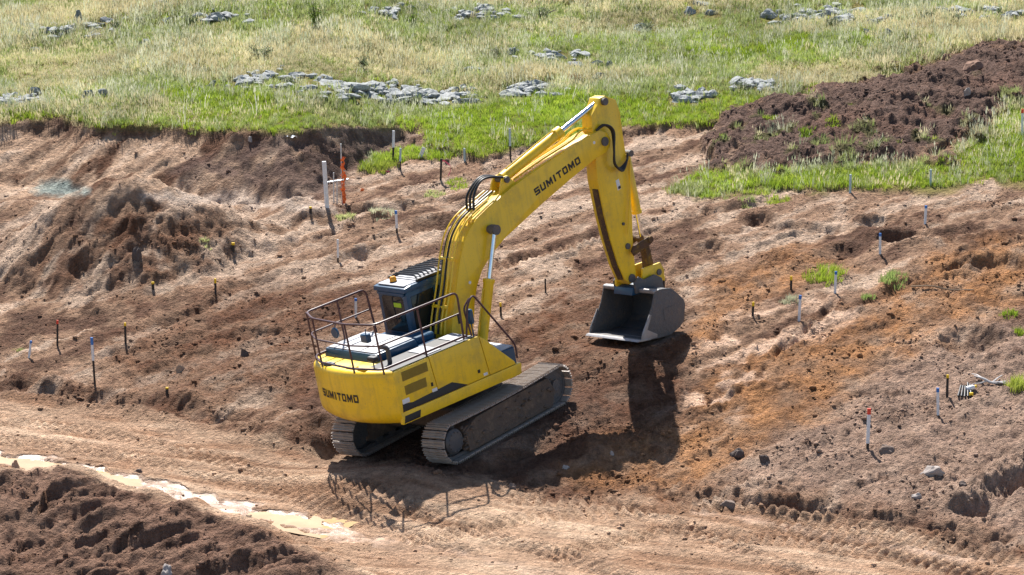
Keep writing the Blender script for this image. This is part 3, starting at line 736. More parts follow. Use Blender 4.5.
side_panel('front_fin_panel', [(.10, 1.34), (-.012, 2.235), (.10, 2.14), (.80, 1.42), (.84, 1.34)])
sk = side_panel('lower_skirt', [(-2.39, 1.08), (-2.39, 1.328), (.97, 1.328), (.99, 1.30), (.95, 1.10), (.90, 1.08)], th=.10, w=.02)
bm = B(); prism(bm, [(-2.34, 1.338), (-2.32, 1.52), (-2.05, 1.47), (-.95, 1.53), (-.55, 1.345), (-.62, 1.338)], -1.3345, -1.325, .001); hp(bm, 'black_stripe', BLK, sd_)
bm = B(); prism(bm, [(-2.36, 1.10), (-2.31, 1.25), (-1.88, 1.25), (-1.93, 1.10)], -1.337, -1.30, .004); hp(bm, 'step_recess', BLK, sk)
bm = B(); box(bm, .16, .93, -1.27, -.50, 1.27, 1.70, .025); tb_ = hp(bm, 'toolbox', NAVY)
bm = B(); box(bm, .18, .91, -1.25, -.52, 1.70, 1.725, .01); hp(bm, 'lid', LIGHT, tb_)  # sun glare on the toolbox top, put into its colour
bm = B(); box(bm, -2.36, -.06, -1.28, -.50, 2.215, 2.245, .008); dk = hp(bm, 'deck', BLK)
for k in (0, 2):
    bm = B(); box(bm, -1.35 + k * .43, -.96 + k * .43, -1.2, -.56, 2.247, 2.262, .004); hp(bm, 'tread_plate', LIGHT, dk)  # pale plates carry the white glare painted onto the dark walkway
# engine bay and hood
bm = B(); box(bm, -2.25, -.42, -.46, 1.30, 1.20, 2.22, .03); hp(bm, 'engine_bay', NAVY)
bm = B(); prism(bm, [(-2.12, 2.22), (-2.06, 2.40), (-.98, 2.40), (-.90, 2.22)], -.42, 1.28, .03); hd = hp(bm, 'engine_hood', NAVY)
bm = B(); box(bm, -2.03, -1.00, -.36, 1.22, 2.402, 2.422, .008); hp(bm, 'hood_top', LIGHT, hd)  # dark hood top coloured pale to stand in for sun glare
for yy in (.15, .7):
    bm = B(); box(bm, -2.0, -1.03, yy - .008, yy + .008, 2.423, 2.430, .001); hp(bm, 'seam', STEEL, hd)
bm = B(); tube(bm, round_tube([(-1.95, -.70, 2.22), (-1.95, -.70, 2.56), (-2.12, -.70, 2.62)], .1), .05, 12); hp(bm, 'exhaust_stack', STEEL)
bm = B(); box(bm, -.85, -.35, -.30, .30, 2.2, 2.36, .03); hp(bm, 'hose_bulkhead', NAVY)
# cab
bm = B()
cabp = [(-.36, 1.20), (-.36, 3.10), (-.26, 3.19), (.95, 3.19), (1.12, 3.02), (1.32, 2.2), (1.30, 1.55), (1.05, 1.20)]
prism(bm, cabp, .42, 1.38, .05); cab = hp(bm, 'cab', NAVY)
bm = B(); prism(bm, [(-.42, 3.14), (-.40, 3.24), (-.2, 3.27), (.95, 3.26), (1.08, 3.17), (1.05, 3.13)], .38, 1.42, .02); rf = hp(bm, 'roof', NAVY, cab)
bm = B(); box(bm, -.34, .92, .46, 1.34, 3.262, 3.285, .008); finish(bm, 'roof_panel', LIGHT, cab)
def pane(poly, axis, a, b_): 
    bm = B(); prism(bm, poly, a, b_, .006, axis); return hp(bm, 'window', GLASS, cab)
pane([(.54, 2.25), (.54, 2.98), (.60, 3.04), (1.20, 3.04), (1.26, 2.98), (1.26, 2.25)], 'x', -.364, -.34)
pane([(-.24, 2.2), (-.24, 3.02), (.40, 3.04), (.40, 2.2)], 'y', .412, .43)
pane([(.48, 2.1), (.48, 3.04), (.92, 3.04), (1.22, 2.2), (1.20, 2.1)], 'y', .412, .43)
pane([(-.24, 2.1), (-.24, 3.02), (.92, 3.04), (1.22, 2.2), (1.20, 2.1)], 'y', 1.37, 1.388)
bm = B(); box(bm, -.385, -.365, .62, .86, 2.80, 2.90, .004); hp(bm, 'decal', plain('lime_sticker', (.45, .60, .02), .5), cab)
bm = B(); box(bm, -.40, -.36, .46, 1.34, 3.06, 3.13, .01); hp(bm, 'rear_visor', NAVY, cab)
gd = bpy.data.objects.new('roof_guard', None); COL.objects.link(gd); gd.parent = EX; gd.rotation_euler = (0, 0, HR)
for k in range(10):
    bm = B(); xx = .12 + k * .115; tube(bm, [(xx - .05, .45, 3.30), (xx, .62, 3.385), (xx, 1.2, 3.385), (xx - .05, 1.36, 3.30)], .022, 6); finish(bm, 'guard_bar', BLK, gd, True)
for yy in (.45, 1.36):
    bm = B(); box(bm, .02, 1.20, yy - .03, yy + .03, 3.27, 3.33, .006); finish(bm, 'guard_rail', BLK, gd)
bm = B(); cyl(bm, (-.15, 1.02, 3.26), (-.15, 1.02, 3.30), .085, 16); bc_ = hp(bm, 'beacon', BLK)
bm = B(); tube(bm, [(-.15, 1.02, 3.30), (-.15, 1.02, 3.37), (-.15, 1.02, 3.40)], [.078, .075, .05], 16); hp(bm, 'lens', AMBER, bc_)
# handrails
zt, zm, zb = 3.29, 2.83, 2.33
def rp(z): return [(-.76, 1.25, z), (-2.38, 1.25, z), (-2.66, .72, z), (-2.74, -.45, z), (-2.57, -1.23, z), (-.32, -1.25, z)]
bm = B(); tube(bm, round_tube([(-.68, 1.25, 2.30)] + rp(zt) + [(-.36, -1.25, 2.27)], .14), .024, 8); hr = hp(bm, 'handrail', RAIL)
for z, r in ((zm, .019), (zb, .026)):
    bm = B(); tube(bm, round_tube(rp(z), .14), r, 8); hp(bm, 'lower_rail', RAIL, hr)
for x, yy in ((-1.55, 1.25), (-2.38, 1.25), (-2.65, .72), (-2.73, -.45), (-2.57, -1.22), (-1.42, -1.245)):
    bm = B(); tube(bm, [(x + .02, yy, 2.22), (x, yy, zt)], .021, 8); hp(bm, 'rail_post', RAIL, hr)
bm = B(); tube(bm, round_tube([(-.30, -1.27, 2.30), (-.12, -1.27, 2.95), (.06, -1.27, 3.13), (.97, -1.27, 1.72), (.95, -1.27, 1.42)], .12), .022, 8)
tube(bm, round_tube([(-.12, -1.22, 2.27), (-.20, -1.22, 2.90), (.0, -1.22, 3.05)], .1), .020, 8); hp(bm, 'front_grab_rail', RAIL)
bm = B(); tube(bm, [(-.05, -1.2, 2.25), (-.05, -1.2, 2.55)], .015, 6); box(bm, -.10, .02, -1.26, -1.12, 2.5, 2.82, .03); hp(bm, 'side_mirror', NAVY)
bm = B(); tube(bm, [(-2.62, -.98, 3.2), (-2.64, -.98, 3.08)], .012, 6); box(bm, -2.70, -2.57, -1.07, -.85, 2.92, 3.10, .02); hp(bm, 'work_lamp', NAVY)
bm = B(); tube(bm, [(-2.71, -.12, 3.26), (-2.74, -.12, 3.16)], .012, 6); tube(bm, [(-2.73, -.12, 3.08), (-2.76, -.12, 3.08), (-2.78, -.12, 3.08)], [.11, .12, .10], 18); hp(bm, 'round_mirror', NAVY)
bm = B(); box(bm, -2.66, -2.52, -1.12, -.88, 2.50, 2.60, .02); tube(bm, [(-2.6, -1.0, 2.3), (-2.6, -1.0, 2.52)], .015, 6); hp(bm, 'reversing_camera', BLK)

# ---- boom
bt = .265
outer = [(.18, 1.55), (.06, 1.75), (.12, 2.1), (.22, 2.42), (.48, 3.0), (.70, 3.54), (.92, 3.94), (1.14, 4.16), (1.36, 4.31), (1.8, 4.47), (2.49, 4.69), (3.6, 4.93), (5.0, 5.17), (5.25, 5.20), (5.48, 5.10), (5.56, 4.92), (5.50, 4.76), (5.35, 4.67)]
inner = [(5.02, 4.62), (4.2, 4.39), (3.27, 4.10), (2.46, 3.82), (2.05, 3.68), (1.78, 3.54), (1.50, 3.37), (1.27, 3.20), (1.06, 2.92), (.92, 2.62), (.74, 2.05), (.62, 1.70), (.45, 1.52)]
bm = B(); prism(bm, outer + inner, -bt, bt, .018); boom = hp(bm, 'boom', YEL)
bm = B(); cyl(bm, (.35, -.40, 1.72), (.35, .40, 1.72), .16, 20); box(bm, -.05, .60, .30, .44, 1.15, 1.95, .03); box(bm, -.05, .60, -.44, -.30, 1.15, 1.95, .03); hp(bm, 'boom_foot_bracket', YEL)
a_ = Vector((3.12, 0, 4.315)); e_ = (Vector((4.57, 0, 4.655)) - a_); up_ = Vector((-.22, 0, .97)).normalized() * .165
hp(lettering('SUMITOMO', lambda s, t: tuple(a_ + e_ * s + up_ * t + Vector((0, -bt - .004, 0))), 1.5), 'lettering', BLK, boom, False)
for x, z in ((.87, 3.05), (5.05, 4.98)):
    bm = B(); cyl(bm, (x, -bt - .006, z), (x, -bt + .01, z), .035, 14); hp(bm, 'round_decal', WHITE, boom)
bm = B(); box(bm, .36, .44, -bt - .006, -bt + .01, 2.28, 2.48, .002); hp(bm, 'decal', BLK, boom)
for s in (-1, 1):                                   # lugs for the boom rams and for the arm pin
    bm = B(); cyl(bm, (1.66, s * bt, 4.0), (1.66, s * .50, 4.0), .085, 18); cyl(bm, (1.66, s * .34, 4.0), (1.66, s * .52, 4.0), .11, 18); hp(bm, 'ram_pin', STEEL, boom)
    bm = B(); cyl(bm, (5.36, s * bt, 4.92), (5.36, s * (bt + .035), 4.92), .10, 18); hp(bm, 'arm_pin', STEEL, boom)
for s in (-1, 1):                                   # boom rams
    p0 = Vector((.66, s * .44, 1.52)); p1 = Vector((1.66, s * .44, 4.0)); d = p1 - p0
    bm = B(); tube(bm, [p0, p0 + d * .02, p0 + d * .57, p0 + d * .58, p0 + d * .605, p0 + d * .61], [.11, .115, .115, .13, .13, .07], 18); rm = hp(bm, 'boom_ram', YEL)
    bm = B(); tube(bm, [p0 + d * .60, p1], .055, 14); hp(bm, 'rod', CHROME, rm)
    bm = B(); tube(bm, [p0 + d * .08 + Vector((-.13, 0, .03)), p0 + d * .52 + Vector((-.14, 0, .03)), p0 + d * .56 + Vector((-.05, 0, 0))], .018, 6); hp(bm, 'oil_pipe', YEL, rm)
# arm ram on top of the boom
for s in (-1, 1):
    bm = B(); prism(bm, [(2.18, 4.55), (2.28, 4.80), (2.38, 4.95), (2.52, 4.95), (2.62, 4.82), (2.75, 4.70)], s * .15 - .025, s * .15 + .025, .01); hp(bm, 'ram_bracket', YEL, boom)
p0 = Vector((2.45, 0, 4.87)); p1 = Vector((5.62, 0, 5.76)); d = p1 - p0
bm = B(); tube(bm, [p0, p0 + d * .01, p0 + d * .545, p0 + d * .55, p0 + d * .60, p0 + d * .605], [.09, .125, .125, .145, .145, .08], 20); ar_ = hp(bm, 'arm_ram', YEL)
bm = B(); tube(bm, [p0 + d * .6, p1], .062, 16); hp(bm, 'rod', CHROME, ar_)
bm = B(); cyl(bm, p0 + Vector((0, -.22, 0)), p0 + Vector((0, .22, 0)), .07, 14); cyl(bm, p1 + Vector((0, -.24, 0)), p1 + Vector((0, .24, 0)), .085, 14); hp(bm, 'ram_pin', STEEL, ar_)
bm = B(); tube(bm, [p0 + d * .05 + Vector((-.02, -.06, .15)), p0 + d * .50 + Vector((-.04, -.06, .16)), p0 + d * .56 + Vector((0, -.04, .12))], .02, 6); hp(bm, 'oil_pipe', YEL, ar_)
# pipes up the back of the boom and along its top
back = [(-.02, 2.15), (.10, 2.5), (.36, 3.05), (.58, 3.60), (.80, 4.02), (1.05, 4.27), (1.32, 4.42), (1.8, 4.57), (2.15, 4.68)]
for k, yy in enumerate((-.23, -.15, -.07, .03, .11, .19)):
    o_ = .02 + .03 * (k % 2) + .04 * (k == 2); n_end = len(back) if k % 3 else len(back) - 1
    bm = B(); tube(bm, curve([(x - o_, yy, z + o_ * .5) for x, z in back[:n_end]], 4), .019 if k != 2 else .026, 6); hp(bm, 'oil_pipe' if k not in (2, 4) else 'hydraulic_hose', YEL if k not in (2, 4) else HOSE, boom)
for x, z in ((.2, 2.72), (.62, 3.66), (1.3, 4.38)):
    bm = B(); box(bm, x - .09, x - .01, -.25, .21, z - .025, z + .025, .008); hp(bm, 'pipe_clamp', YEL, boom)
for yy in (.10, .17, -.12):
    bm = B(); tube(bm, curve([(2.7, yy, 4.79), (3.6, yy, 4.99), (4.5, yy, 5.15), (4.75, yy, 5.26), (5.0, yy, 5.30), (5.22, yy, 5.24)], 4), .020, 6); hp(bm, 'oil_pipe', YEL, boom)
for k, yy in enumerate((-.16, -.05, .06)):
    bm = B(); tube(bm, curve([(1.42, yy, 4.48), (1.50, yy, 4.78), (1.72 + .05 * k, yy, 5.02), (2.0 + .04 * k, yy, 5.05), (2.38, yy, 4.94)], 6), .028, 8); hp(bm, 'hydraulic_hose', HOSE, boom)
for k in range(3):
    yy = -.25 - .035 * k
    bm = B(); tube(bm, curve([(5.22, -.2, 5.2), (5.42, yy, 5.28), (5.60, yy - .04, 5.10), (5.56 - .03 * k, yy - .06, 4.70), (5.50 - .02 * k, yy - .06, 4.38), (5.68, yy - .02, 4.22 - .03 * k), (5.95, -.24, 4.32), (6.05, -.18, 4.45)], 6), .026, 8); hp(bm, 'hydraulic_hose', HOSE, boom)

# ---- arm
at_ = .165
armp = [(5.44, 5.74), (5.52, 5.86), (5.70, 5.87), (6.0, 5.70), (6.06, 5.40), (6.03, 4.85), (6.02, 4.35), (5.98, 3.64), (5.88, 2.95), (5.76, 2.30), (5.72, 1.75), (5.64, 1.58), (5.48, 1.56), (5.36, 1.70), (5.24, 2.1), (5.14, 2.7), (5.08, 3.31), (5.05, 4.11), (5.10, 4.55), (5.13, 5.0), (5.20, 5.55)]
bm = B(); prism(bm, armp, -at_, at_, .016); arm = hp(bm, 'arm', YEL)
bm = B(); prism(bm, [(5.045, 3.9), (5.075, 3.9), (5.10, 3.62), (5.13, 3.58), (5.15, 3.0), (5.24, 2.6), (5.29, 2.15), (5.42, 1.80), (5.34, 1.70), (5.22, 2.1), (5.12, 2.7), (5.06, 3.3)], -at_ + .04, at_ - .12, .006, 'y', Matrix.Translation((-.012, 0, 0))); hp(bm, 'wear_strip', RUST, arm)
bm = B(); prism(bm, [(5.58, 3.95), (5.68, 3.97), (5.70, 3.74), (5.60, 3.72)], -at_ - .005, -at_ + .01, .001); hp(bm, 'decal', WHITE, arm)
bm = B(); prism(bm, [(5.62, 3.80), (5.69, 3.81), (5.70, 3.75), (5.62, 3.74)], -at_ - .009, -at_ - .003, .001); hp(bm, 'decal', BLK, arm)
for x, z, r in ((5.58, 2.95, .035), (5.60, 2.42, .07), (5.56, 1.68, .10)):
    bm = B(); cyl(bm, (x, -at_ - .03, z), (x, at_ + .03, z), r, 16); hp(bm, 'pin', STEEL, arm)
bm = B(); tube(bm, curve([(6.06, -.22, 4.3), (5.90, -.23, 3.6), (5.74, -.23, 3.1), (5.62, -.23, 2.7)], 5), .018, 6); hp(bm, 'oil_pipe', YEL, arm)
bm = B(); box(bm, 5.98, 6.16, -.16, .16, 4.22, 4.42, .03); hp(bm, 'ram_lug', YEL, arm)
p0 = Vector((6.16, 0, 4.42)); p1 = Vector((6.22, 0, 2.40)); d = p1 - p0
bm = B(); tube(bm, [p0, p0 + d * .01, p0 + d * .66, p0 + d * .665, p0 + d * .70, p0 + d * .705], [.09, .105, .105, .12, .12, .07], 18); br_ = hp(bm, 'bucket_ram', YEL)
bm = B(); tube(bm, [p0 + d * .7, p1], .05, 14); hp(bm, 'rod', CHROME, br_)
bm = B(); cyl(bm, p0 + Vector((0, -.2, 0)), p0 + Vector((0, .2, 0)), .075, 14); hp(bm, 'ram_pin', STEEL, br_)
bm = B(); cyl(bm, p1 + Vector((0, -.30, 0)), p1 + Vector((0, .30, 0)), .075, 16); lk = hp(bm, 'link_pin', RUST)
for s in (-1, 1):
    bm = B(); prism(bm, [(5.66, 2.18), (5.60, 2.30), (5.68, 2.40), (6.20, 2.48), (6.30, 2.40), (6.24, 2.30)], s * .255 - .02, s * .255 + .02, .008); hp(bm, 'side_link', RUST, lk)
bm = B(); prism(bm, [(6.14, 2.44), (6.30, 2.44), (6.34, 2.0), (6.38, 1.55), (6.26, 1.45), (6.16, 1.55), (6.20, 2.0)], -.10, .10, .015); hp(bm, 'bucket_link', RUST, lk)
# bucket hitch and bucket
bm = B(); prism(bm, [(5.86, 1.82), (6.42, 1.80), (6.50, 1.62), (6.46, 1.40), (6.30, 1.36), (5.85, 1.44), (5.80, 1.62)], -.26, -.20, .012); prism(bm, [(5.40, 1.55), (5.46, 1.74), (5.64, 1.78), (5.86, 1.82), (6.42, 1.80), (6.50, 1.62), (6.46, 1.40), (6.30, 1.36), (5.48, 1.38)], .20, .26, .012)
prism(bm, [(5.90, 1.40), (6.40, 1.38), (6.40, 1.50), (5.90, 1.52)], -.20, .20, .01); ht = hp(bm, 'bucket_hitch', YEL)
bm = B(); cyl(bm, (6.32, -.29, 1.60), (6.32, .29, 1.60), .07, 16); hp(bm, 'pin', STEEL, ht)
bm = B(); prism(bm, [(5.36, 1.34), (5.42, 1.50), (5.90, 1.54), (6.28, 1.36), (6.30, 1.22)], -.30, .30, .02); hp(bm, 'hitch_block', NAVY, ht)
BW = .80
prof = [(5.60, 1.37), (5.80, 1.39), (6.05, 1.34), (6.20, 1.20), (6.39, .98), (6.42, .86), (6.30, .52), (6.16, .41), (5.85, .33), (5.45, .37), (4.93, .47)]
def offs(pr, t):
    out = []
    for i, p in enumerate(pr):
        a0 = Vector(pr[max(i - 1, 0)]); b0 = Vector(pr[min(i + 1, len(pr) - 1)]); tv = (b0 - a0).normalized(); out.append((p[0] + tv.y * -t * -1, p[1] - tv.x * t * 1))
    return out
inn = offs(prof, .035)
bm = B(); prism(bm, prof + inn[::-1], -BW, BW, 0.004); bkt = hp(bm, 'bucket', BUCK)
sidep = [(5.40, 1.38)] + prof[1:-1] + [(4.90, .44), (5.02, .60), (5.22, .92)]
for s in (-1, 1):
    bm = B(); prism(bm, [(5.57, 1.41), (5.80, 1.41), (6.06, 1.35), (6.21, 1.21), (6.40, .985), (6.43, .86), (6.31, .51), (6.16, .40), (5.85, .32), (5.45, .36), (4.93, .45), (5.02, .60), (5.24, .88), (5.42, 1.12)], s * (BW + .017) - .016, s * (BW + .017) + .016, .006); hp(bm, 'side_plate', STEEL, bkt)
    bm = B(); prism(bm, [(4.90, .45), (5.40, .40), (5.42, .47), (5.14, .66), (5.34, .94), (5.28, .97), (4.98, .62)], s * (BW + .044) - .012, s * (BW + .044) + .012, .004); hp(bm, 'side_cutter', EDGE, bkt)
    bm = B(); box(bm, 5.72, 6.05, s * (BW + .038) - .006, s * (BW + .038) + .008, .70, .95, .004); hp(bm, 'wear_patch', STEEL, bkt)
bm = B(); prism(bm, [(4.80, .475), (4.86, .51), (5.20, .455), (5.20, .405)], -BW - .06, BW + .06, .006); hp(bm, 'cutting_edge', EDGE, bkt)
bm = B(); box(bm, 5.54, 5.67, -BW - .03, BW + .03, 1.36, 1.45, .02); hp(bm, 'top_beam', EDGE, bkt)
for s in (-1, 1):
    bm = B(); prism(bm, [(5.45, 1.36), (5.45, 1.62), (5.60, 1.72), (5.76, 1.60), (6.1, 1.62), (6.30, 1.48), (6.32, 1.12), (5.95, 1.32)], s * .33 - .025, s * .33 + .025, .01); hp(bm, 'bucket_ear', BUCK, bkt)

# ================================================================== THINGS ON THE GROUND
def tagt(o, label, cat, group=None):
    o['label'] = label; o['category'] = cat
    if group: o['group'] = group
    return o
def rnd_rot(): return Euler((random.uniform(0, 6.28), random.uniform(0, 6.28), random.uniform(0, 6.28))).to_matrix()
# ---- loose clods: too many to count, coloured by the soil they broke from
ico = bmesh.new(); bmesh.ops.create_icosphere(ico, subdivisions=1, radius=1)
iv = np.array([v.co[:] for v in ico.verts]); iff = np.array([[v.index for v in f.verts] for f in ico.faces]); ico.free()
NC = 120000
cy = rng.uniform(-9, 30, NC) ; cy = -9 + (cy + 9) ** 1.0
cx = rng.uniform(-1, 1, NC) * half_width(cy) * 1.02
dens = sample(clod, cx, cy) * (1 - sample(grass, cx, cy)) * (1 - sample(wet, cx, cy)) * (0.25 + 0.75 * (1 - sample(road, cx, cy)))
dens = np.clip(dens * 1.5 * sstep(-0.15, 0.55, fbm(cx, cy, 1.5, 3, 700)) + 0.05 * (1 - sample(grass, cx, cy)), 0, 1) * (sample(dr, cx, cy) > 0.15) * (sample(bdist, cx, cy) > 0.1)
kk = rng.random(NC) < dens * 0.62
cx, cy = cx[kk], cy[kk]; n = len(cx)
size = 0.016 + 0.024 * rng.random(n) ** 2 + 0.055 * (rng.random(n) ** 14)
cz = sample(Z, cx, cy) + size * 0.12
sc = size[:, None, None] * (0.65 + 0.7 * rng.random((n, 12, 1))) * np.array([1, 1, .62])[None, None] * (0.7 + 0.6 * rng.random((n, 1, 3)))
th = rng.random(n) * 6.28; ct, st = np.cos(th)[:, None], np.sin(th)[:, None]
V = iv[None] * sc; V = np.stack([V[..., 0] * ct - V[..., 1] * st, V[..., 0] * st + V[..., 1] * ct, V[..., 2]], -1) + np.stack([cx, cy, cz], -1)[:, None]
FC = (iff[None] + (np.arange(n) * 12)[:, None, None]).reshape(-1, 3)
me = bpy.data.meshes.new('soil_clods')
me.vertices.add(n * 12); me.vertices.foreach_set('co', V.reshape(-1).astype(np.float32))
me.loops.add(FC.size); me.loops.foreach_set('vertex_index', FC.reshape(-1).astype(np.int32))
me.polygons.add(len(FC)); me.polygons.foreach_set('loop_start', (np.arange(len(FC)) * 3).astype(np.int32)); me.update()
cc = np.stack([sample(C[..., k], cx, cy) for k in range(3)], -1) * (1.0 + 0.5 * rng.random((n, 1)))
cc = np.repeat(np.concatenate([cc, np.ones((n, 1))], 1), 12, 0)
ca = me.attributes.new('soil', 'FLOAT_COLOR', 'POINT'); ca.data.foreach_set('color', cc.reshape(-1).astype(np.float32))
me.materials.append(M_SOIL); o = bpy.data.objects.new('soil_clods', me); COL.objects.link(o); o['kind'] = 'stuff'

# ---- lichen-grey rocks in the field
m, nt, bs = new_mat('lichen_rock')
n1 = noise(nt, 5, 6, .7); n2 = noise(nt, 22, 4, .7)
c = mixrgb(nt, ramp(nt, n1, [(.3, (.17, .18, .18)), (.5, (.31, .325, .32)), (.7, (.46, .465, .45))]), ramp(nt, n2, [(.35, .55), (.6, 1.1)]), .8, 'MULTIPLY'); nt.links.new(c, bs.inputs['Base Color'])
bs.inputs['Roughness'].default_value = .9; bump(nt, bs, n2, .5, .03); M_ROCK = m
m, nt, bs = new_mat('dark_rock'); n1 = noise(nt, 7, 6, .7)
nt.links.new(ramp(nt, n1, [(.3, (.09, .11, .11)), (.7, (.27, .29, .285))]), bs.inputs['Base Color']); bs.inputs['Roughness'].default_value = .9; bump(nt, bs, n1, .5, .03); M_DROCK = m
def rock(name, px, py, w, h, mat, label, cat='rock', group=None, sub=3, seed=None, chop=11, rot=None, lift=.35):
    p = gp(px, py); sc_ = (Vector(p) - Vector(CAM)).length / F; Wd = w * sc_ / 2; sd0 = seed or (px * 3 + py * 11)
    b = rock_mesh(sub, sd0, 1.0, .30, chop); Hh = h * sc_ / 2; rs = random.Random(sd0); az = rs.uniform(-.5, .5) if rot is None else rot
    M_ = Matrix.Rotation(az, 4, 'Z') @ Matrix.Diagonal((Wd, Wd * rs.uniform(.55, .85), max(Hh, .05) * 1.6, 1)); bmesh.ops.transform(b, matrix=M_, verts=b.verts)
    o = finish(b, name, mat, None, False); o.location = (p.x, p.y, p.z + Hh * (lift - .55)); tagt(o, label, cat, group); return o
ORD = ['leftmost', 'second', 'third', 'fourth', 'fifth', 'sixth', 'seventh', 'eighth', 'ninth', 'tenth', 'eleventh', 'twelfth', 'rightmost']
def rocks(lst, label, group, mat=M_ROCK):
    lst = sorted(lst)
    for k, (x, y, w, h) in enumerate(lst):
        od = 'rightmost' if k == len(lst) - 1 else ORD[k] + (' from left' if k else '')
        rock('rock', x, y + 1, w * 1.35, h * 1.15, mat, label + ', ' + od, 'rock', group, lift=.22)
rocks([(37, 27, 20, 8), (50, 30, 14, 7), (62, 29, 22, 8), (22, 33, 14, 7), (30, 38, 12, 6), (98, 24, 14, 6), (110, 20, 16, 7), (125, 18, 12, 5), (12, 26, 10, 6)], 'lichen grey rock in the scattered outcrop at the top left', 'top left outcrop')
rocks([(330, 84, 34, 9), (352, 88, 30, 9), (372, 87, 36, 10), (392, 92, 30, 9), (410, 90, 26, 8), (345, 95, 24, 7), (372, 97, 30, 8), (400, 99, 28, 7), (425, 94, 24, 7), (445, 97, 26, 9), (470, 101, 24, 8), (455, 90, 22, 6), (430, 102, 20, 6)], 'flat pale grey rock slab in the long outcrop left of the arm', 'long flat outcrop')
rocks([(246, 80, 26, 8), (262, 78, 20, 7), (283, 87, 18, 7), (300, 74, 22, 6), (270, 73, 14, 5), (290, 78, 14, 6), (308, 88, 18, 6)], 'grey rock in the small outcrop left of the long slabs', 'small outcrop left of the slabs')
rocks([(516, 93, 26, 8), (533, 88, 22, 8), (545, 83, 20, 6), (520, 86, 14, 6)], 'grey rock in the broken row just left of the arm ram', 'rocks beside the arm ram')
rocks([(682, 99, 22, 10), (699, 92, 14, 10), (709, 94, 16, 9), (734, 82, 18, 9), (768, 87, 20, 8), (750, 84, 12, 6), (695, 100, 12, 6)], 'grey rock in the outcrop above the left end of the soil heap', 'outcrop above the heap')
rocks([(818, 17, 20, 7), (841, 20, 26, 8), (857, 9, 16, 8), (887, 19, 12, 8), (800, 20, 14, 6), (770, 16, 16, 9), (775, 22, 18, 6), (872, 22, 14, 6), (830, 12, 14, 6)], 'grey rock in the outcrop at the top right of centre', 'top outcrop right of centre')
rocks([(968, 13, 24, 10), (1012, 15, 26, 9), (945, 12, 16, 7), (990, 10, 16, 8)], 'dark grey rock near the top right corner', 'top right corner rocks', M_DROCK)
rocks([(470, 14, 20, 9), (485, 9, 22, 8), (460, 18, 14, 7), (492, 18, 12, 6), (505, 6, 12, 5)], 'tilted grey rock in the outcrop at the top left of centre', 'top outcrop left of centre')
rocks([(10, 102, 26, 6), (32, 100, 18, 5), (-6, 100, 20, 6)], 'low flat rock at the left edge above the cut', 'left edge flat rocks')
for x, y, w, h, mt_, lb in [(78, 21, 13, 13, M_DROCK, 'dark upright rock standing tallest in the top left outcrop'), (146, 43, 13, 9, M_DROCK, 'single dark rock in grass right of the top left outcrop'), (168, 20, 16, 8, M_DROCK, 'dark rock alone at the top left of the field'), (219, 17, 20, 8, M_ROCK, 'grey rock alone left of the tall shrub'),
                            (35, 49, 14, 8, M_DROCK, 'dark rock below the top left outcrop'), (37, 93, 15, 9, M_DROCK, 'dark rock near the left edge just above the cut'), (88, 96, 12, 8, M_DROCK, 'dark rock above the cut, left one of a pair'), (102, 95, 12, 8, M_ROCK, 'grey rock above the cut, right one of a pair'), (211, 85, 10, 9, M_ROCK, 'grey upright rock left of the small outcrop'),
                            (476, 69, 20, 8, M_DROCK, 'broad dark rock right of the small dark bush'), (427, 71, 14, 6, M_DROCK, 'small dark rock left of the broad dark rock'), (579, 64, 20, 6, M_ROCK, 'flat grey rock behind the boom tip in the field'), (600, 76, 18, 7, M_ROCK, 'pale flat rock above the arm'), (609, 67, 8, 8, M_DROCK, 'small dark upright stone beside the pale flat rock'),
                            (553, 56, 26, 6, M_DROCK, 'long low dark rock in the middle of the field'), (513, 53, 14, 8, M_DROCK, 'dark lump of rock in the middle of the field'), (642, 28, 20, 8, M_DROCK, 'dark rock beside the low green bush'), (689, 13, 14, 8, M_ROCK, 'grey rock at the top, right of the low bush'), (711, 13, 14, 8, M_DROCK, 'dark rock at the top, left of the right-hand outcrop'),
                            (702, 3, 26, 7, M_DROCK, 'dark rock cut by the top edge right of centre'), (866, 32, 9, 6, M_DROCK, 'small dark stone below the top right outcrop'), (887, 33, 8, 6, M_DROCK, 'smallest dark stone below the top right outcrop'), (371, 10, 16, 7, M_DROCK, 'dark rock at the top beside the tall shrub'), (390, 14, 18, 7, M_ROCK, 'grey rock at the top between shrub and outcrop'), (160, 3, 24, 6, M_ROCK, 'grey rock cut by the top edge on the left')]:
    rock('rock', x, y + 1, w * 1.2, h * 1.3, mt_, lb, lift=.3)

# rubble between the outcrop rocks, too small to tell apart
rub = bmesh.new(); rs = random.Random(21); rproto = [rock_mesh(1, 9100 + k, .7, .3, 7) for k in range(6)]
for (cx_, cy_, wx_, wy_, n_r) in [(60, 30, 70, 10, 40), (400, 95, 95, 11, 110), (275, 81, 45, 9, 45), (530, 89, 30, 8, 30), (690, 96, 25, 6, 25), (755, 85, 30, 5, 22), (835, 16, 60, 9, 55), (985, 14, 45, 7, 35), (480, 13, 35, 8, 30), (215, 18, 40, 6, 20), (20, 101, 35, 4, 20), (560, 58, 40, 8, 20), (390, 12, 30, 6, 18)]:
    for k in range(n_r):
        p = gp(cx_ + rs.gauss(0, .5) * wx_, max(1, cy_ + rs.gauss(0, .5) * wy_)); q = rproto[rs.randrange(6)].copy(); z_ = rs.uniform(.06, .20)
        bmesh.ops.transform(q, matrix=Matrix.Translation(p + Vector((0, 0, .05))) @ Matrix.Rotation(rs.uniform(0, 6.28), 4, 'Z') @ Matrix.Diagonal((z_ * 1.5, z_, z_, 1)), verts=q.verts); merge(rub, q)
ro = finish(rub, 'outcrop_rubble', M_ROCK); ro['kind'] = 'stuff'

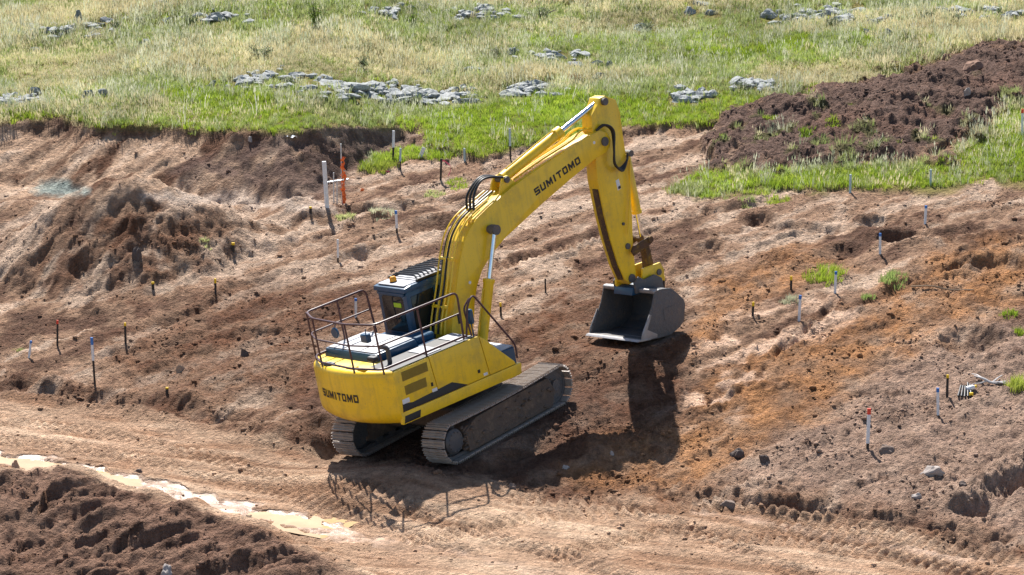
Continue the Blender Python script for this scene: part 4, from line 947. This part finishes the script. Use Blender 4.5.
# ---- grass on the upper field and the strip under the soil heap
def leaf_mat(name, cols, trans=0.35):
    m, nt, bs = new_mat(name); oi = nt.nodes.new('ShaderNodeObjectInfo')
    geo = nt.nodes.new('ShaderNodeNewGeometry')
    a = ramp(nt, oi.outputs['Random'], [(0.0, cols[0]), (0.5, cols[1]), (1.0, cols[2])])
    pn = ramp(nt, noise(nt, 0.45, 4, 0.6, geo.outputs['Position']), [(0.3, 0.72), (0.5, 1.0), (0.7, 1.25)])
    c = mixrgb(nt, a, pn, 1.0, 'MULTIPLY'); nt.links.new(c, bs.inputs['Base Color'])
    bs.inputs['Roughness'].default_value = 0.6; bs.inputs['Specular IOR Level'].default_value = 0.3
    tr = nt.nodes.new('ShaderNodeBsdfTranslucent'); nt.links.new(c, tr.inputs['Color'])
    mx = nt.nodes.new('ShaderNodeMixShader'); mx.inputs[0].default_value = trans
    nt.links.new(bs.outputs[0], mx.inputs[1]); nt.links.new(tr.outputs[0], mx.inputs[2])
    nt.links.new(mx.outputs[0], nt.nodes['Material Output'].inputs['Surface']); return m
ML = [leaf_mat('lush_grass', [(.22, .33, .03), (.30, .40, .04), (.40, .46, .08)], .42),
      leaf_mat('meadow_grass', [(.25, .33, .10), (.34, .40, .14), (.44, .46, .21)], .42),
      leaf_mat('straw_grass', [(.58, .51, .30), (.68, .60, .38), (.56, .54, .31)], .38),
      leaf_mat('seeding_grass', [(.42, .46, .28), (.52, .53, .36), (.60, .58, .44)], .40)]
def tuft(seed, nb, h, spread, wid, lean, segs=2, seedhead=False, dst=None, at=(0, 0, 0)):
    rs = random.Random(seed); b = dst or bmesh.new()
    for _ in range(nb):
        a = rs.uniform(0, 6.28); r = spread * math.sqrt(rs.random()); p = Vector((at[0] + r * math.cos(a), at[1] + r * math.sin(a), at[2] - .02))
        hh = h * rs.uniform(.55, 1.15); ld = Vector((math.cos(a), math.sin(a), 0)) * rs.uniform(.05, lean) + Vector((.10, -.03, 0))
        wv = Vector((-math.sin(a + rs.uniform(-1, 1)), math.cos(a + rs.uniform(-1, 1)), 0)).normalized() * wid * rs.uniform(.7, 1.3)
        prev = None
        for k in range(segs + 1):
            t = k / segs; c = p + Vector((0, 0, hh * t * (1 - .18 * t))) + ld * hh * t * t
            if k == segs:
                q = [b.verts.new(c)]
            else:
                ww = wv * (1 - .55 * t); q = [b.verts.new(c - ww), b.verts.new(c + ww)]
            if prev: b.faces.new((prev[0], prev[1], q[1], q[0]) if len(q) == 2 else (prev[0], prev[1], q[0]))
            prev = q
        if seedhead and rs.random() < .6:
            e = wv.normalized() * .012; c = p + Vector((0, 0, hh * .80)) + ld * hh
            v4 = [b.verts.new(c - e), b.verts.new(c + Vector((0, 0, -.03))), b.verts.new(c + e), b.verts.new(c + Vector((0, 0, .09)))]; b.faces.new(v4)
    return b
gcol = bpy.data.collections.new('grass_sources')
specs = [(16, .17, .10, .0075, .5), (16, .27, .11, .0075, .6), (16, .22, .13, .006, .8), (13, .42, .12, .006, .4)]
for kx, sp_ in enumerate(specs):
    for va in range(2):
        b = tuft(900 + kx * 10 + va, *sp_, seedhead=(kx >= 2)); mm = bpy.data.meshes.new('tuft'); b.to_mesh(mm); b.free(); mm.materials.append(ML[kx])
        ob = bpy.data.objects.new('tuft_%d%d' % (kx, va), mm); gcol.objects.link(ob)
NG = 150000
gy = rng.uniform(12, 47, NG); gx = rng.uniform(-1, 1, NG) * half_width(gy) * 1.12
gd_ = np.clip(sample(grass, gx, gy) + 0.30 * sample(sod, gx, gy), 0, 1); keep = rng.random(NG) < gd_ ** 1.5 * 0.92
for o_ in [q for q in COL.objects if q.name.startswith('rock') and q.type == 'MESH']:
    rx, ry = o_.dimensions.x / 2 + .06, o_.dimensions.y / 2 + .1
    keep &= ~((np.abs(gx - o_.location.x) < rx) & (gy < o_.location.y + ry) & (gy > o_.location.y - ry - .28) & (rng.random(NG) < .80))
gx, gy = gx[keep], gy[keep]; gz = sample(Z, gx, gy); gu, gv = project(gx, gy, gz)
f1 = fbm(gx * 0.6, gy, 2.4, 4, 801); f2 = fbm(gx * 0.5, gy, 4.5, 3, 802); f3 = fbm(gx, gy, 1.0, 3, 803)
def pm(poly, soft): return sstep(-soft, soft, poly_sd(gu + 18 * f1, gv + 7 * f3, poly))
lush = np.maximum.reduce([pm([(360, 175), (400, 130), (480, 105), (600, 100), (770, 92), (720, 135), (560, 145), (480, 162)], 12), 0.8 * pm([(150, 132), (170, 90), (260, 85), (300, 120), (290, 138)], 12), 0.85 * pm(G2, 6), 0.5 * pm([(-900, 108), (300, 112), (300, 140), (-900, 130)], 6), 0.55 * pm([(680, 65), (700, 35), (830, 38), (820, 62)], 8)])
straw = np.maximum.reduce([pm([(170, 75), (330, 45), (430, 62), (400, 78), (300, 85)], 10), pm([(480, 28), (640, 15), (700, 30), (560, 40)], 9), pm([(730, 90), (760, 62), (880, 62), (850, 88)], 8), pm([(790, 25), (900, 22), (1030, 25), (1030, 40), (820, 36)], 7), pm([(0, 70), (100, 60), (150, 80), (20, 100)], 10)])
r_ = rng.random(len(gx)); kind = np.ones(len(gx), int)
kind[r_ < np.clip(0.20 + 1.0 * f2 + 0.25 * straw, .03, .8)] = 2
kind[rng.random(len(gx)) < np.clip(0.16 + 0.3 * f1, 0, .5)] = 3
r2 = rng.random(len(gx)); kind[r2 < straw * 0.55] = 2; kind[r2 < np.clip(lush * 0.8 + 0.12 + 0.7 * np.clip(f1 - .1, 0, 1), 0, .9)] = 0
low = straw > .5
scl = rng.uniform(.5, 1.15, len(gx)) * (1 + 0.45 * (rng.random(len(gx)) < .06)) * (1 + 0.3 * f1) * np.where(kind == 0, 1.0, 1 + 0.3 * f2) * np.where(low, .75, 1)
pmn = bpy.data.meshes.new('field_grass'); pmn.vertices.add(len(gx)); pmn.vertices.foreach_set('co', np.stack([gx, gy, gz], -1).reshape(-1).astype(np.float32))
A = pmn.attributes.new('kind', 'INT', 'POINT'); A.data.foreach_set('value', (kind * 2 + rng.integers(0, 2, len(gx))).astype(np.int32))
A = pmn.attributes.new('scl', 'FLOAT', 'POINT'); A.data.foreach_set('value', scl.astype(np.float32))
A = pmn.attributes.new('rot', 'FLOAT_VECTOR', 'POINT'); A.data.foreach_set('vector', np.stack([rng.normal(0, .12, len(gx)), rng.normal(0, .12, len(gx)), rng.uniform(0, 6.28, len(gx))], -1).reshape(-1).astype(np.float32))
fo = bpy.data.objects.new('field_grass', pmn); COL.objects.link(fo); fo['kind'] = 'stuff'
ng = bpy.data.node_groups.new('scatter_grass', 'GeometryNodeTree')
ng.interface.new_socket('Geometry', in_out='INPUT', socket_type='NodeSocketGeometry'); ng.interface.new_socket('Geometry', in_out='OUTPUT', socket_type='NodeSocketGeometry')
gi = ng.nodes.new('NodeGroupInput'); gout = ng.nodes.new('NodeGroupOutput'); ip = ng.nodes.new('GeometryNodeInstanceOnPoints'); ci = ng.nodes.new('GeometryNodeCollectionInfo')
ci.inputs['Collection'].default_value = gcol; ci.inputs['Separate Children'].default_value = True; ci.inputs['Reset Children'].default_value = True
def nattr(nm, ty):
    q = ng.nodes.new('GeometryNodeInputNamedAttribute'); q.data_type = ty; q.inputs['Name'].default_value = nm; return [o_ for o_ in q.outputs if o_.enabled and o_.name == 'Attribute'][0]
ng.links.new(gi.outputs[0], ip.inputs['Points']); ng.links.new(ci.outputs[0], ip.inputs['Instance']); ip.inputs['Pick Instance'].default_value = True
ng.links.new(nattr('kind', 'INT'), ip.inputs['Instance Index']); ng.links.new(nattr('rot', 'FLOAT_VECTOR'), ip.inputs['Rotation']); ng.links.new(nattr('scl', 'FLOAT'), ip.inputs['Scale'])
ng.links.new(ip.outputs[0], gout.inputs[0])
md = fo.modifiers.new('scatter', 'NODES'); md.node_group = ng

# ---- grass and weed clumps on the bare soil, one thing each
def clump(px, py, w, h, mat, label, kind=0, group=None, nb=None):
    p = gp(px, py); b = bmesh.new(); sc_ = (Vector(p) - Vector(CAM)).length / F
    R = w * sc_ / 2; n = max(4, int(w * 1.1)) ; rs = random.Random(px * 7 + py)
    for k in range(n):
        a = rs.uniform(0, 6.28); r = math.sqrt(rs.random()); x = r * math.cos(a) * R; y = r * math.sin(a) * R * 1.1
        z = ground(p.x + x, p.y + y) - p.z
        tuft(px + k * 31, 14, h * sc_ * rs.uniform(.6, 1.1) * (1 - .35 * r), .09, .008, .55, dst=b, at=(x, y, z))
    o = finish(b, 'grass_clump', mat); o.location = p; tagt(o, label, 'grass', group); return o
G_ = 'small green tufts scattered over the bare slope'
clump(825, 279, 42, 16, ML[0], 'widest green grass clump on the bare slope beside a blue-topped stake')
clump(893, 277, 30, 13, ML[1], 'pale green grass clump above the orange soil right of the wide clump')
clump(1018, 388, 22, 22, ML[0], 'bright green grass clump at the right edge near the bleached branch')
clump(1020, 334, 12, 10, ML[0], 'small bright tuft at the right edge of the slope, lower one'); clump(1009, 315, 13, 10, ML[0], 'small bright tuft near the right edge, higher one')
clump(778, 202, 22, 8, ML[0], 'low green tuft just below the grass strip under the soil heap'); clump(745, 199, 18, 7, ML[1], 'dull green tuft at the left foot of the grass strip')
clump(868, 297, 10, 9, ML[1], 'small tuft on orange soil between two bare patches'); clump(458, 184, 26, 8, ML[0], 'low green patch beside the ribboned peg above the boom')
clump(435, 196, 22, 7, ML[1], 'thin green patch left of the boom on the upper slope'); clump(385, 212, 26, 10, ML[3], 'pale dry grass clump below the white posts')
clump(345, 218, 18, 8, ML[1], 'small dull clump at the foot of the orange barrier'); clump(380, 168, 34, 14, ML[0], 'bright green fringe hanging over the dug corner of the cut')
clump(690, 190, 36, 15, ML[1], 'tall soft grass at the left end of the grass strip')
clump(205, 245, 10, 6, ML[1], 'tiny dull sprout on the right shoulder of the soil mound')
clump(808, 132, 18, 9, ML[0], 'green turf tuft on top of the dark soil heap'); clump(832, 122, 14, 8, ML[0], 'small turf tuft on the right crown of the dark heap')
clump(850, 160, 22, 9, ML[1], 'dull turf tuft on the lower edge of the dark heap'); clump(770, 120, 14, 7, ML[0], 'small turf tuft at the left top of the dark heap')
clump(1012, 98, 24, 12, ML[1], 'turf tuft on the right end of the dark heap'); clump(20, 350, 9, 6, ML[1], 'small tuft beside the leaning blue stake'); clump(790, 300, 18, 9, ML[3], 'straw coloured tuft between the yellow peg and the white stake')

# ---- shrubs in the field
def shrub(px, py, w, h, cols, label, nl=500, dense=1.0):
    p = gp(px, py); sc_ = (Vector(p) - Vector(CAM)).length / F; Wd, Hh = w * sc_ / 2, h * sc_; rs = random.Random(px + py)
    e = bpy.data.objects.new('shrub', None); COL.objects.link(e); e.location = p; tagt(e, label, 'shrub')
    bs_ = bmesh.new(); lf = bmesh.new()
    for k in range(16):
        a = rs.uniform(0, 6.28); r = rs.random() ** .6; tip = Vector((math.cos(a) * Wd * r, math.sin(a) * Wd * r, Hh * rs.uniform(.65, 1.05) * (1 - .35 * r * r)))
        pts_ = curve([(0, 0, -.03), (tip.x * .35, tip.y * .35, tip.z * .45), tip], 3); tube(bs_, pts_, [.012 * (1 - .8 * i / (len(pts_) - 1)) + .002 for i in range(len(pts_))], 5)
        for q in range(nl // 16):
            t = rs.uniform(.25, 1.0); c = Vector(pts_[min(int(t * (len(pts_) - 1)), len(pts_) - 1)]) + Vector((rs.gauss(0, .06), rs.gauss(0, .06), rs.gauss(0, .05)))
            d1 = Vector((rs.gauss(0, 1), rs.gauss(0, 1), rs.gauss(.6, .7))).normalized() * rs.uniform(.03, .06); d2 = d1.cross(Vector((rs.gauss(0, 1), rs.gauss(0, 1), rs.gauss(0, 1)))).normalized() * rs.uniform(.010, .02)
            lf.faces.new([lf.verts.new(c), lf.verts.new(c + d1 * .5 + d2), lf.verts.new(c + d1), lf.verts.new(c + d1 * .5 - d2)])
    finish(bs_, 'stem', plain('twig_bark', (.10, .07, .045), .8), e); finish(lf, 'foliage', cols, e)
SH1 = leaf_mat('bright_shrub_leaf', [(.15, .24, .03), (.20, .30, .04), (.12, .20, .03)]); SH2 = leaf_mat('grey_green_leaf', [(.12, .16, .08), (.16, .20, .10), (.20, .23, .12)])
shrub(316, 29, 24, 30, SH1, 'tallest bright green leafy shrub in the upper field left of centre', 900)
shrub(261, 59, 34, 18, SH2, 'rounded grey green bush in the field below the tall shrub', 900)
shrub(363, 69, 16, 14, SH2, 'small dark bush above the long rock outcrop', 400); shrub(412, 26, 12, 16, SH1, 'small upright green shrub at the top of the field', 300)
shrub(578, 84, 24, 12, leaf_mat('dry_shrub_leaf', [(.26, .19, .10), (.34, .25, .14), (.22, .17, .09)]), 'brownish dry bush behind the tip of the arm', 500)
shrub(540, 18, 34, 14, SH2, 'low dark green bush among rocks at the top centre', 700); shrub(646, 31, 24, 10, SH2, 'low green bush right of centre at the top', 500)
shrub(928, 21, 24, 10, SH2, 'low bush among the rocks near the top right', 500)

for x, y, w, h, lb in [(60, 36, 26, 9, 'low dark scrub below the upright rock at the top left'), (192, 24, 22, 8, 'low scrub between the two rocks at the top left'), (292, 84, 24, 8, 'low scrub among the rocks of the small outcrop'), (498, 58, 26, 9, 'low dark scrub left of the long low rock'),
                       (742, 90, 24, 8, 'low scrub beside the rocks above the soil heap'), (958, 21, 26, 9, 'low dark scrub in front of the top right rocks'), (832, 25, 24, 7, 'low scrub under the top outcrop right of centre'), (415, 104, 22, 7, 'low scrub at the foot of the long flat slabs'), (115, 28, 20, 7, 'low scrub at the right end of the top left outcrop')]:
    shrub(x, y, w, h, SH2, lb, 420)

# ---- single clods and stones on the works
M_CLOD = plain('dry_clod', (.20, .145, .115), .95); M_DCLOD = plain('moist_clod', (.10, .075, .065), .95); M_STONE = plain('pale_stone', (.36, .31, .28), .9); M_RED = plain('red_soil_boulder', (.22, .125, .085), .95); M_TAN = plain('tan_stone', (.38, .27, .19), .9)
for x, y, w, h, mt_, lb, nm in [(138, 258, 15, 18, M_DCLOD, 'big dark clod standing at the foot of the soil mound', 'dirt_clod'), (181, 372, 13, 11, M_TAN, 'round tan stone below the yellow pegs on the left slope', 'stone'), (245, 357, 14, 12, M_DCLOD, 'dark clod on brown soil left of the machine', 'dirt_clod'),
                            (16, 468, 12, 12, M_TAN, 'brown stone on the berm beside the left puddle', 'stone'), (168, 574, 22, 12, M_STONE, 'pale stone on the berm at the bottom edge', 'stone'), (932, 474, 30, 14, M_STONE, 'large grey rounded stone on the right slope', 'stone'), (916, 498, 14, 8, M_STONE, 'small pale block of stone below the grey stone', 'stone'),
                            (974, 66, 30, 18, M_RED, 'reddish boulder on top of the dark soil heap', 'boulder'), (968, 94, 11, 8, M_STONE, 'pale stone in the middle of the dark soil heap', 'stone'), (512, 488, 12, 9, M_CLOD, 'clod in the shadow behind the near track', 'dirt_clod'), (139, 472, 12, 7, M_DCLOD, 'dark clod on the road beside the puddle', 'dirt_clod'),
                            (730, 505, 22, 8, M_CLOD, 'flat grey clod at the upper edge of the road', 'dirt_clod'), (735, 455, 18, 14, M_DCLOD, 'dark clod at the lower edge of the orange soil', 'dirt_clod'), (764, 462, 12, 10, M_DCLOD, 'dark round clod right of the larger dark clod', 'dirt_clod'), (566, 468, 9, 6, M_STONE, 'pale stone in the boom shadow', 'stone'), (612, 455, 9, 7, M_STONE, 'pale stone under the shadow of the arm', 'stone'),
                            (962, 485, 11, 9, M_DCLOD, 'dark clod at the left end of the trench', 'dirt_clod'), (885, 452, 22, 10, M_CLOD, 'broad clod beside the red-topped stake', 'dirt_clod'), (250, 140, 8, 5, M_STONE, 'small stone at the brink of the cut', 'stone')]:
    rock(nm, x, y, w, h, mt_, lb, 'stone' if nm != 'dirt_clod' else 'clod')

# ---- survey stakes and pegs
WOOD = plain('white_painted_stake', (.72, .74, .76), .6); DARKW = plain('dark_wet_wood', (.035, .028, .024), .8); TEAL = plain('pale_teal_stake', (.42, .55, .56), .6)
TIP = {'blue': plain('blue_paint_tip', (.03, .17, .52), .5), 'yellow': plain('yellow_paint_tip', (.85, .55, .01), .5), 'red': plain('red_paint_tip', (.75, .06, .03), .5), 'orange': plain('orange_paint_tip', (.85, .25, .04), .5)}
PINK = plain('pink_ribbon', (.80, .16, .28), .7)
def stake(x, y0, y1, label, body='white', tip=None, w=4.0, low=0.0, lean=None, tipf=.16):
    """y0 base row, y1 top row in the photo; low = fraction of the foot that is dark"""
    p = gp(x, y0); sc_ = (Vector(p) - Vector(CAM)).length / F; h = (y0 - y1) * sc_ / math.cos(PITCH); r = w * sc_ * .34
    ln = lean if lean is not None else (random.uniform(-.04, .04), random.uniform(-.04, .04))
    mt_ = {'white': WOOD, 'dark': DARKW, 'teal': TEAL}[body]
    def seg(z0, z1, k=1.0):
        b = bmesh.new(); bmesh.ops.create_cube(b, size=1)
        for v in b.verts:
            z = z0 + (z1 - z0) * (v.co.z + .5); v.co = Vector((v.co.x * 2 * r * k + ln[0] * z, v.co.y * 1.3 * r * k + ln[1] * z, z))
        bev(b, r * .18, 1); return b
    a = h * low; t0 = h * (1 - tipf) if tip else h
    root = finish(seg(-.25 if not low else a, t0), 'survey_stake', mt_); root.location = p; root.rotation_euler = (0, 0, random.uniform(-.5, .5))
    if low: finish(seg(-.25, a, .8), 'foot', DARKW, root)
    if tip: finish(seg(t0, h, 1.06), 'painted_tip', TIP[tip], root)
    tagt(root, label, 'stake', 'survey stakes and pegs on the slope'); return root
ST = [(215.6, 294, 279, 'dark peg with yellow tip alone on the left slope', 'dark', 'yellow', 3, 0), (153, 289, 282, 'short yellow-tipped peg left of the taller yellow peg', 'dark', 'yellow', 4, 0), (233, 251, 243, 'short yellow-tipped peg above the lone yellow peg', 'dark', 'yellow', 4.5, 0), (310.5, 213, 207, 'small yellow-tipped peg left of the white posts', 'dark', 'yellow', 3.5, 0),
      (393.2, 160, 131.5, 'white stake with long dark foot on the cut above the green fringe', 'white', None, 3.6, .42), (400.2, 170, 148.6, 'shorter pale stake with dark foot right beside a taller white one', 'teal', None, 3, .4), (464.7, 161, 148.6, 'small pale teal stake at the grass edge left of the boom', 'teal', None, 3, 0), (397, 233, 211, 'blue and white stake on the slope left of the boom', 'white', 'blue', 3.4, .2),
      (510.5, 159, 128.5, 'tall pale stake with dark foot in grass left of the boom tip', 'teal', None, 3, .42), (545.6, 293, 279, 'thin dark peg between boom and bucket', 'dark', None, 2.4, 0), (501, 316, 303, 'yellow-tipped dark peg just right of the boom ram', 'dark', 'yellow', 3, 0), (664, 291, 276, 'yellow-tipped peg right behind the bucket', 'dark', 'yellow', 3, 0), (356, 318, 299, 'blue and white stake seen behind the handrail', 'white', 'blue', 3.4, 0),
      (57.4, 346, 321, 'dark peg with red tip on the far left slope', 'dark', 'red', 2.8, 0), (29, 358, 341, 'leaning blue and white stake nearest the left edge', 'white', 'blue', 3.2, 0), (95, 386, 338, 'tallest left stake, white with blue tip and dark foot', 'white', 'blue', 3.6, .52), (125.6, 344, 323, 'dark yellow-tipped peg right of the tallest left stake', 'dark', 'yellow', 3, 0), (167, 394, 388, 'tiny yellow-tipped peg above the road', 'dark', 'yellow', 4, 0),
      (338, 263, 240, 'white stake on the slope above the handrail', 'white', None, 3, .2), (925, 224, 206, 'highest blue and white stake on the right slope', 'white', 'blue', 3.4, 0), (880, 254, 233.5, 'blue and white stake left of the highest right one', 'white', 'blue', 3.4, 0), (835, 293, 271.5, 'blue and white stake beside the widest grass clump', 'white', 'blue', 3.4, 0), (791, 290, 276.5, 'dark yellow-tipped peg left of the widest grass clump', 'dark', 'yellow', 3, 0),
      (752.7, 316, 302.5, 'dark yellow-tipped peg right of the bucket on pale soil', 'dark', 'yellow', 3.2, 0), (799, 321, 295.5, 'blue and white stake at the bend of the small trench', 'white', 'blue', 3.8, 0), (947, 397, 375, 'dark yellow-tipped peg beside the bundle of pipes', 'dark', 'yellow', 3.4, 0), (938, 415, 388, 'blue and white stake left of the pipe bundle', 'white', 'blue', 4, 0), (867.5, 449, 409.5, 'tallest right stake, white with red tip', 'white', 'red', 5, .12),
      (850, 193, 175, 'pale teal stake in the grass strip, left one', 'teal', None, 3.2, 0), (930.5, 186, 170, 'pale teal stake in the grass strip, right one', 'teal', None, 3.2, 0), (1022, 137, 110, 'pale stake with red tip at the right edge beside the heap', 'white', 'red', 3.2, 0)]
for (x, y0, y1, lb, bd_, tp, w, lw) in ST: stake(x, y0, y1, lb, bd_, tp, w, lw, (.18, .0) if x == 29 else None, .3 if (y0 - y1) < 16 else .15)
# ribboned peg, tilted board, ribbon on the ground
r0 = stake(440.7, 180, 159, 'dark peg with a pink ribbon trailing from its top', 'dark', None, 3, 0); p = gp(440.7, 180); sc_ = (Vector(p) - Vector(CAM)).length / F; h = 21 * sc_
b = bmesh.new()
def ribbon(b, pts, w):
    P = curve(pts, 5); L = [b.verts.new((q.x, q.y, q.z)) for q in P]; R = [b.verts.new((q.x + .004, q.y + w * .3, q.z - w)) for q in P]
    for i in range(len(P) - 1): b.faces.new((L[i], L[i + 1], R[i + 1], R[i]))
ribbon(b, [(0, 0, h * .98), (.10, .02, h * .95), (.19, -.03, h * .84), (.26, 0, h * .70), (.25, .02, h * .45), (.19, -.02, h * .25)], .045)
rb_ = finish(b, 'ribbon', PINK, r0); rb_.rotation_euler = (0, 0, -r0.rotation_euler.z)
p = gp(420, 158); b = bmesh.new(); box(b, -.05, .05, -.012, .012, -.2, .30, .004); o = finish(b, 'marker_board', WOOD); o.location = p; o.rotation_euler = (.1, rad(22), .1); tagt(o, 'white board leaning to the right at the grass edge', 'marker board')
p = gp(384, 173); b = bmesh.new(); ribbon(b, [(-.16, 0, .06), (-.05, -.03, .07), (.06, .04, .05), (.15, .02, .05)], .05); o = finish(b, 'ribbon', PINK); o.location = p; tagt(o, 'short pink ribbon lying at the foot of the cut', 'ribbon')
# posts and orange barrier by the cut
def bar(b, p0, p1, r): tube(b, [p0, p1], r, 8)
p = gp(327, 207); sc_ = (Vector(p) - Vector(CAM)).length / F; h = 46 * sc_
b = bmesh.new(); box(b, -.05, .05, -.04, .04, -.3, h, .008); o = finish(b, 'marker_post', WOOD); o.location = p; o.rotation_euler = (0, -.05, .3); tagt(o, 'thick white square post left of the orange barrier', 'post')
p = gp(343.5, 204); sc_ = (Vector(p) - Vector(CAM)).length / F; e = bpy.data.objects.new('barrier', None); COL.objects.link(e); e.location = p; tagt(e, 'orange mesh barrier on thin posts with a pale cross rail', 'barrier')
ORG = plain('orange_barrier_mesh', (.80, .17, .03), .6); GREYP = plain('galvanised_pipe', (.50, .53, .56), .4, .4)
b = bmesh.new(); bar(b, (-.03, .04, -.3), (-.05, .04, 60 * sc_), .018); finish(b, 'post', GREYP, e, True)
for dx in (-6.5, -9.8):
    b = bmesh.new(); bar(b, (dx * sc_, .0, -.3), (dx * sc_ + .01, 0, (31 if dx < -8 else 24) * sc_), .017); finish(b, 'post', GREYP, e, True)
b = bmesh.new(); bar(b, (-15.5 * sc_, -.02, 21.5 * sc_), (5.2 * sc_, .0, 24.5 * sc_), .02); finish(b, 'cross_rail', GREYP, e, True)
rs = random.Random(4); b = bmesh.new()
prev = None
for k in range(23):                                   # crumpled mesh sleeve
    z = 47 * sc_ * k / 22; ring = []
    for q in range(9):
        a = 6.28 * q / 9; rr = .018 + .040 * abs(math.sin(k * .9 + 1.3 * math.sin(q))) * (.5 + rs.random()) + (.03 if k in (12, 13, 7) else 0); ring.append(b.verts.new((math.cos(a) * rr + .02 * math.sin(k * .6), math.sin(a) * rr * .7, z)))
    if prev:
        for q in range(9):
            if rs.random() < .70: b.faces.new((prev[q], prev[(q + 1) % 9], ring[(q + 1) % 9], ring[q]))
    prev = ring
finish(b, 'orange_mesh', ORG, e)
p = gp(362, 191); b = rock_mesh(2, 77, .7); bmesh.ops.scale(b, vec=(.07, .06, .07), verts=b.verts); o = finish(b, 'cone_scrap', ORG); o.location = p + Vector((0, 0, .03)); tagt(o, 'small crumpled orange scrap right of the barrier', 'scrap')
p = gp(292, 139); b = bmesh.new()
V_ = [[b.verts.new((-.13 + .052 * i, -.08 + .04 * j, .05 + .03 * math.sin(i * 1.7 + j) + .02 * random.random())) for i in range(6)] for j in range(5)]
for j in range(4):
    for i in range(5): b.faces.new((V_[j][i], V_[j][i + 1], V_[j + 1][i + 1], V_[j + 1][i]))
o = finish(b, 'plastic_sheet', WOOD); o.location = p; tagt(o, 'crumpled white sheet at the brink of the cut', 'sheet')
# pipes, jug and bleached branch on the right
p = gp(958, 399)
for k in range(5):
    b = bmesh.new(); a0 = rad(58 + 5 * k); L = .55 - .05 * (k % 3); x0 = .07 * k
    q0 = Vector((x0, 0.0, 0)); q1 = q0 + Vector((math.cos(a0) * L * .45, math.sin(a0) * L, 0)); z0 = ground(p.x + q0.x, p.y + q0.y) - p.z + .05; z1 = ground(p.x + q1.x, p.y + q1.y) - p.z + .06
    tube(b, [(q0.x, q0.y, z0), (q1.x, q1.y, z1)], .022, 8); o = finish(b, 'pipe', BLK, None, True); o.location = p; tagt(o, 'black pipe in the little bundle beside the yellow peg, ' + ['leftmost', 'second from left', 'middle one', 'second from right', 'rightmost'][k], 'pipe', 'bundle of black pipes')
p = gp(971, 393); b = bmesh.new(); tube(b, [(0, 0, 0), (.05, .02, .0), (.16, .05, .03), (.19, .06, .04)], [.05, .06, .055, .025], 12); o = finish(b, 'jug', WOOD, None, True); o.location = p + Vector((-.1, .05, .07)); tagt(o, 'white plastic jug lying beside the pipes', 'jug')
b = bmesh.new(); tube(b, [(.19, .06, .04), (.23, .07, .045)], .03, 10); finish(b, 'cap', TIP['yellow'], o, True)
stake(971, 398, 393, 'stub of a yellow-tipped peg under the white jug', 'dark', 'yellow', 5, 0, None, .6)
p = gp(985, 384); b = bmesh.new()
def gz_(x, y, o=0.05): return (x, y, ground(p.x + x, p.y + y) - p.z + o)
tube(b, curve([gz_(-.22, .12, .09), gz_(-.05, .02, .06), gz_(.15, -.04), gz_(.45, -.02, .04)], 4), [.012 + .018 * min(1, i / 5) for i in range(13)], 7)
for pts_ in ([(-.05, .02), (-.15, .25), (-.22, .42)], [(.05, 0), (-.12, -.10), (-.30, -.14)], [(.15, -.04), (.30, .10), (.40, .22)], [(.25, -.04), (.42, -.14)]):
    tube(b, [gz_(x, y, .06) for x, y in pts_], [.018 - .004 * i for i in range(len(pts_))], 6)
o = finish(b, 'dead_branch', plain('bleached_wood', (.55, .52, .50), .8), None, True); o.location = p; tagt(o, 'bleached forked branch lying right of the pipes', 'branch')
p = gp(945, 292); b = bmesh.new(); tube(b, curve([gz_(-.75, .25), gz_(-.3, .08), gz_(.1, 0), gz_(.65, -.10)], 4), .022, 6); o = finish(b, 'stick', plain('brown_stick', (.30, .20, .12), .85), None, True); o.location = p; tagt(o, 'long brown stick lying on the orange soil', 'stick')
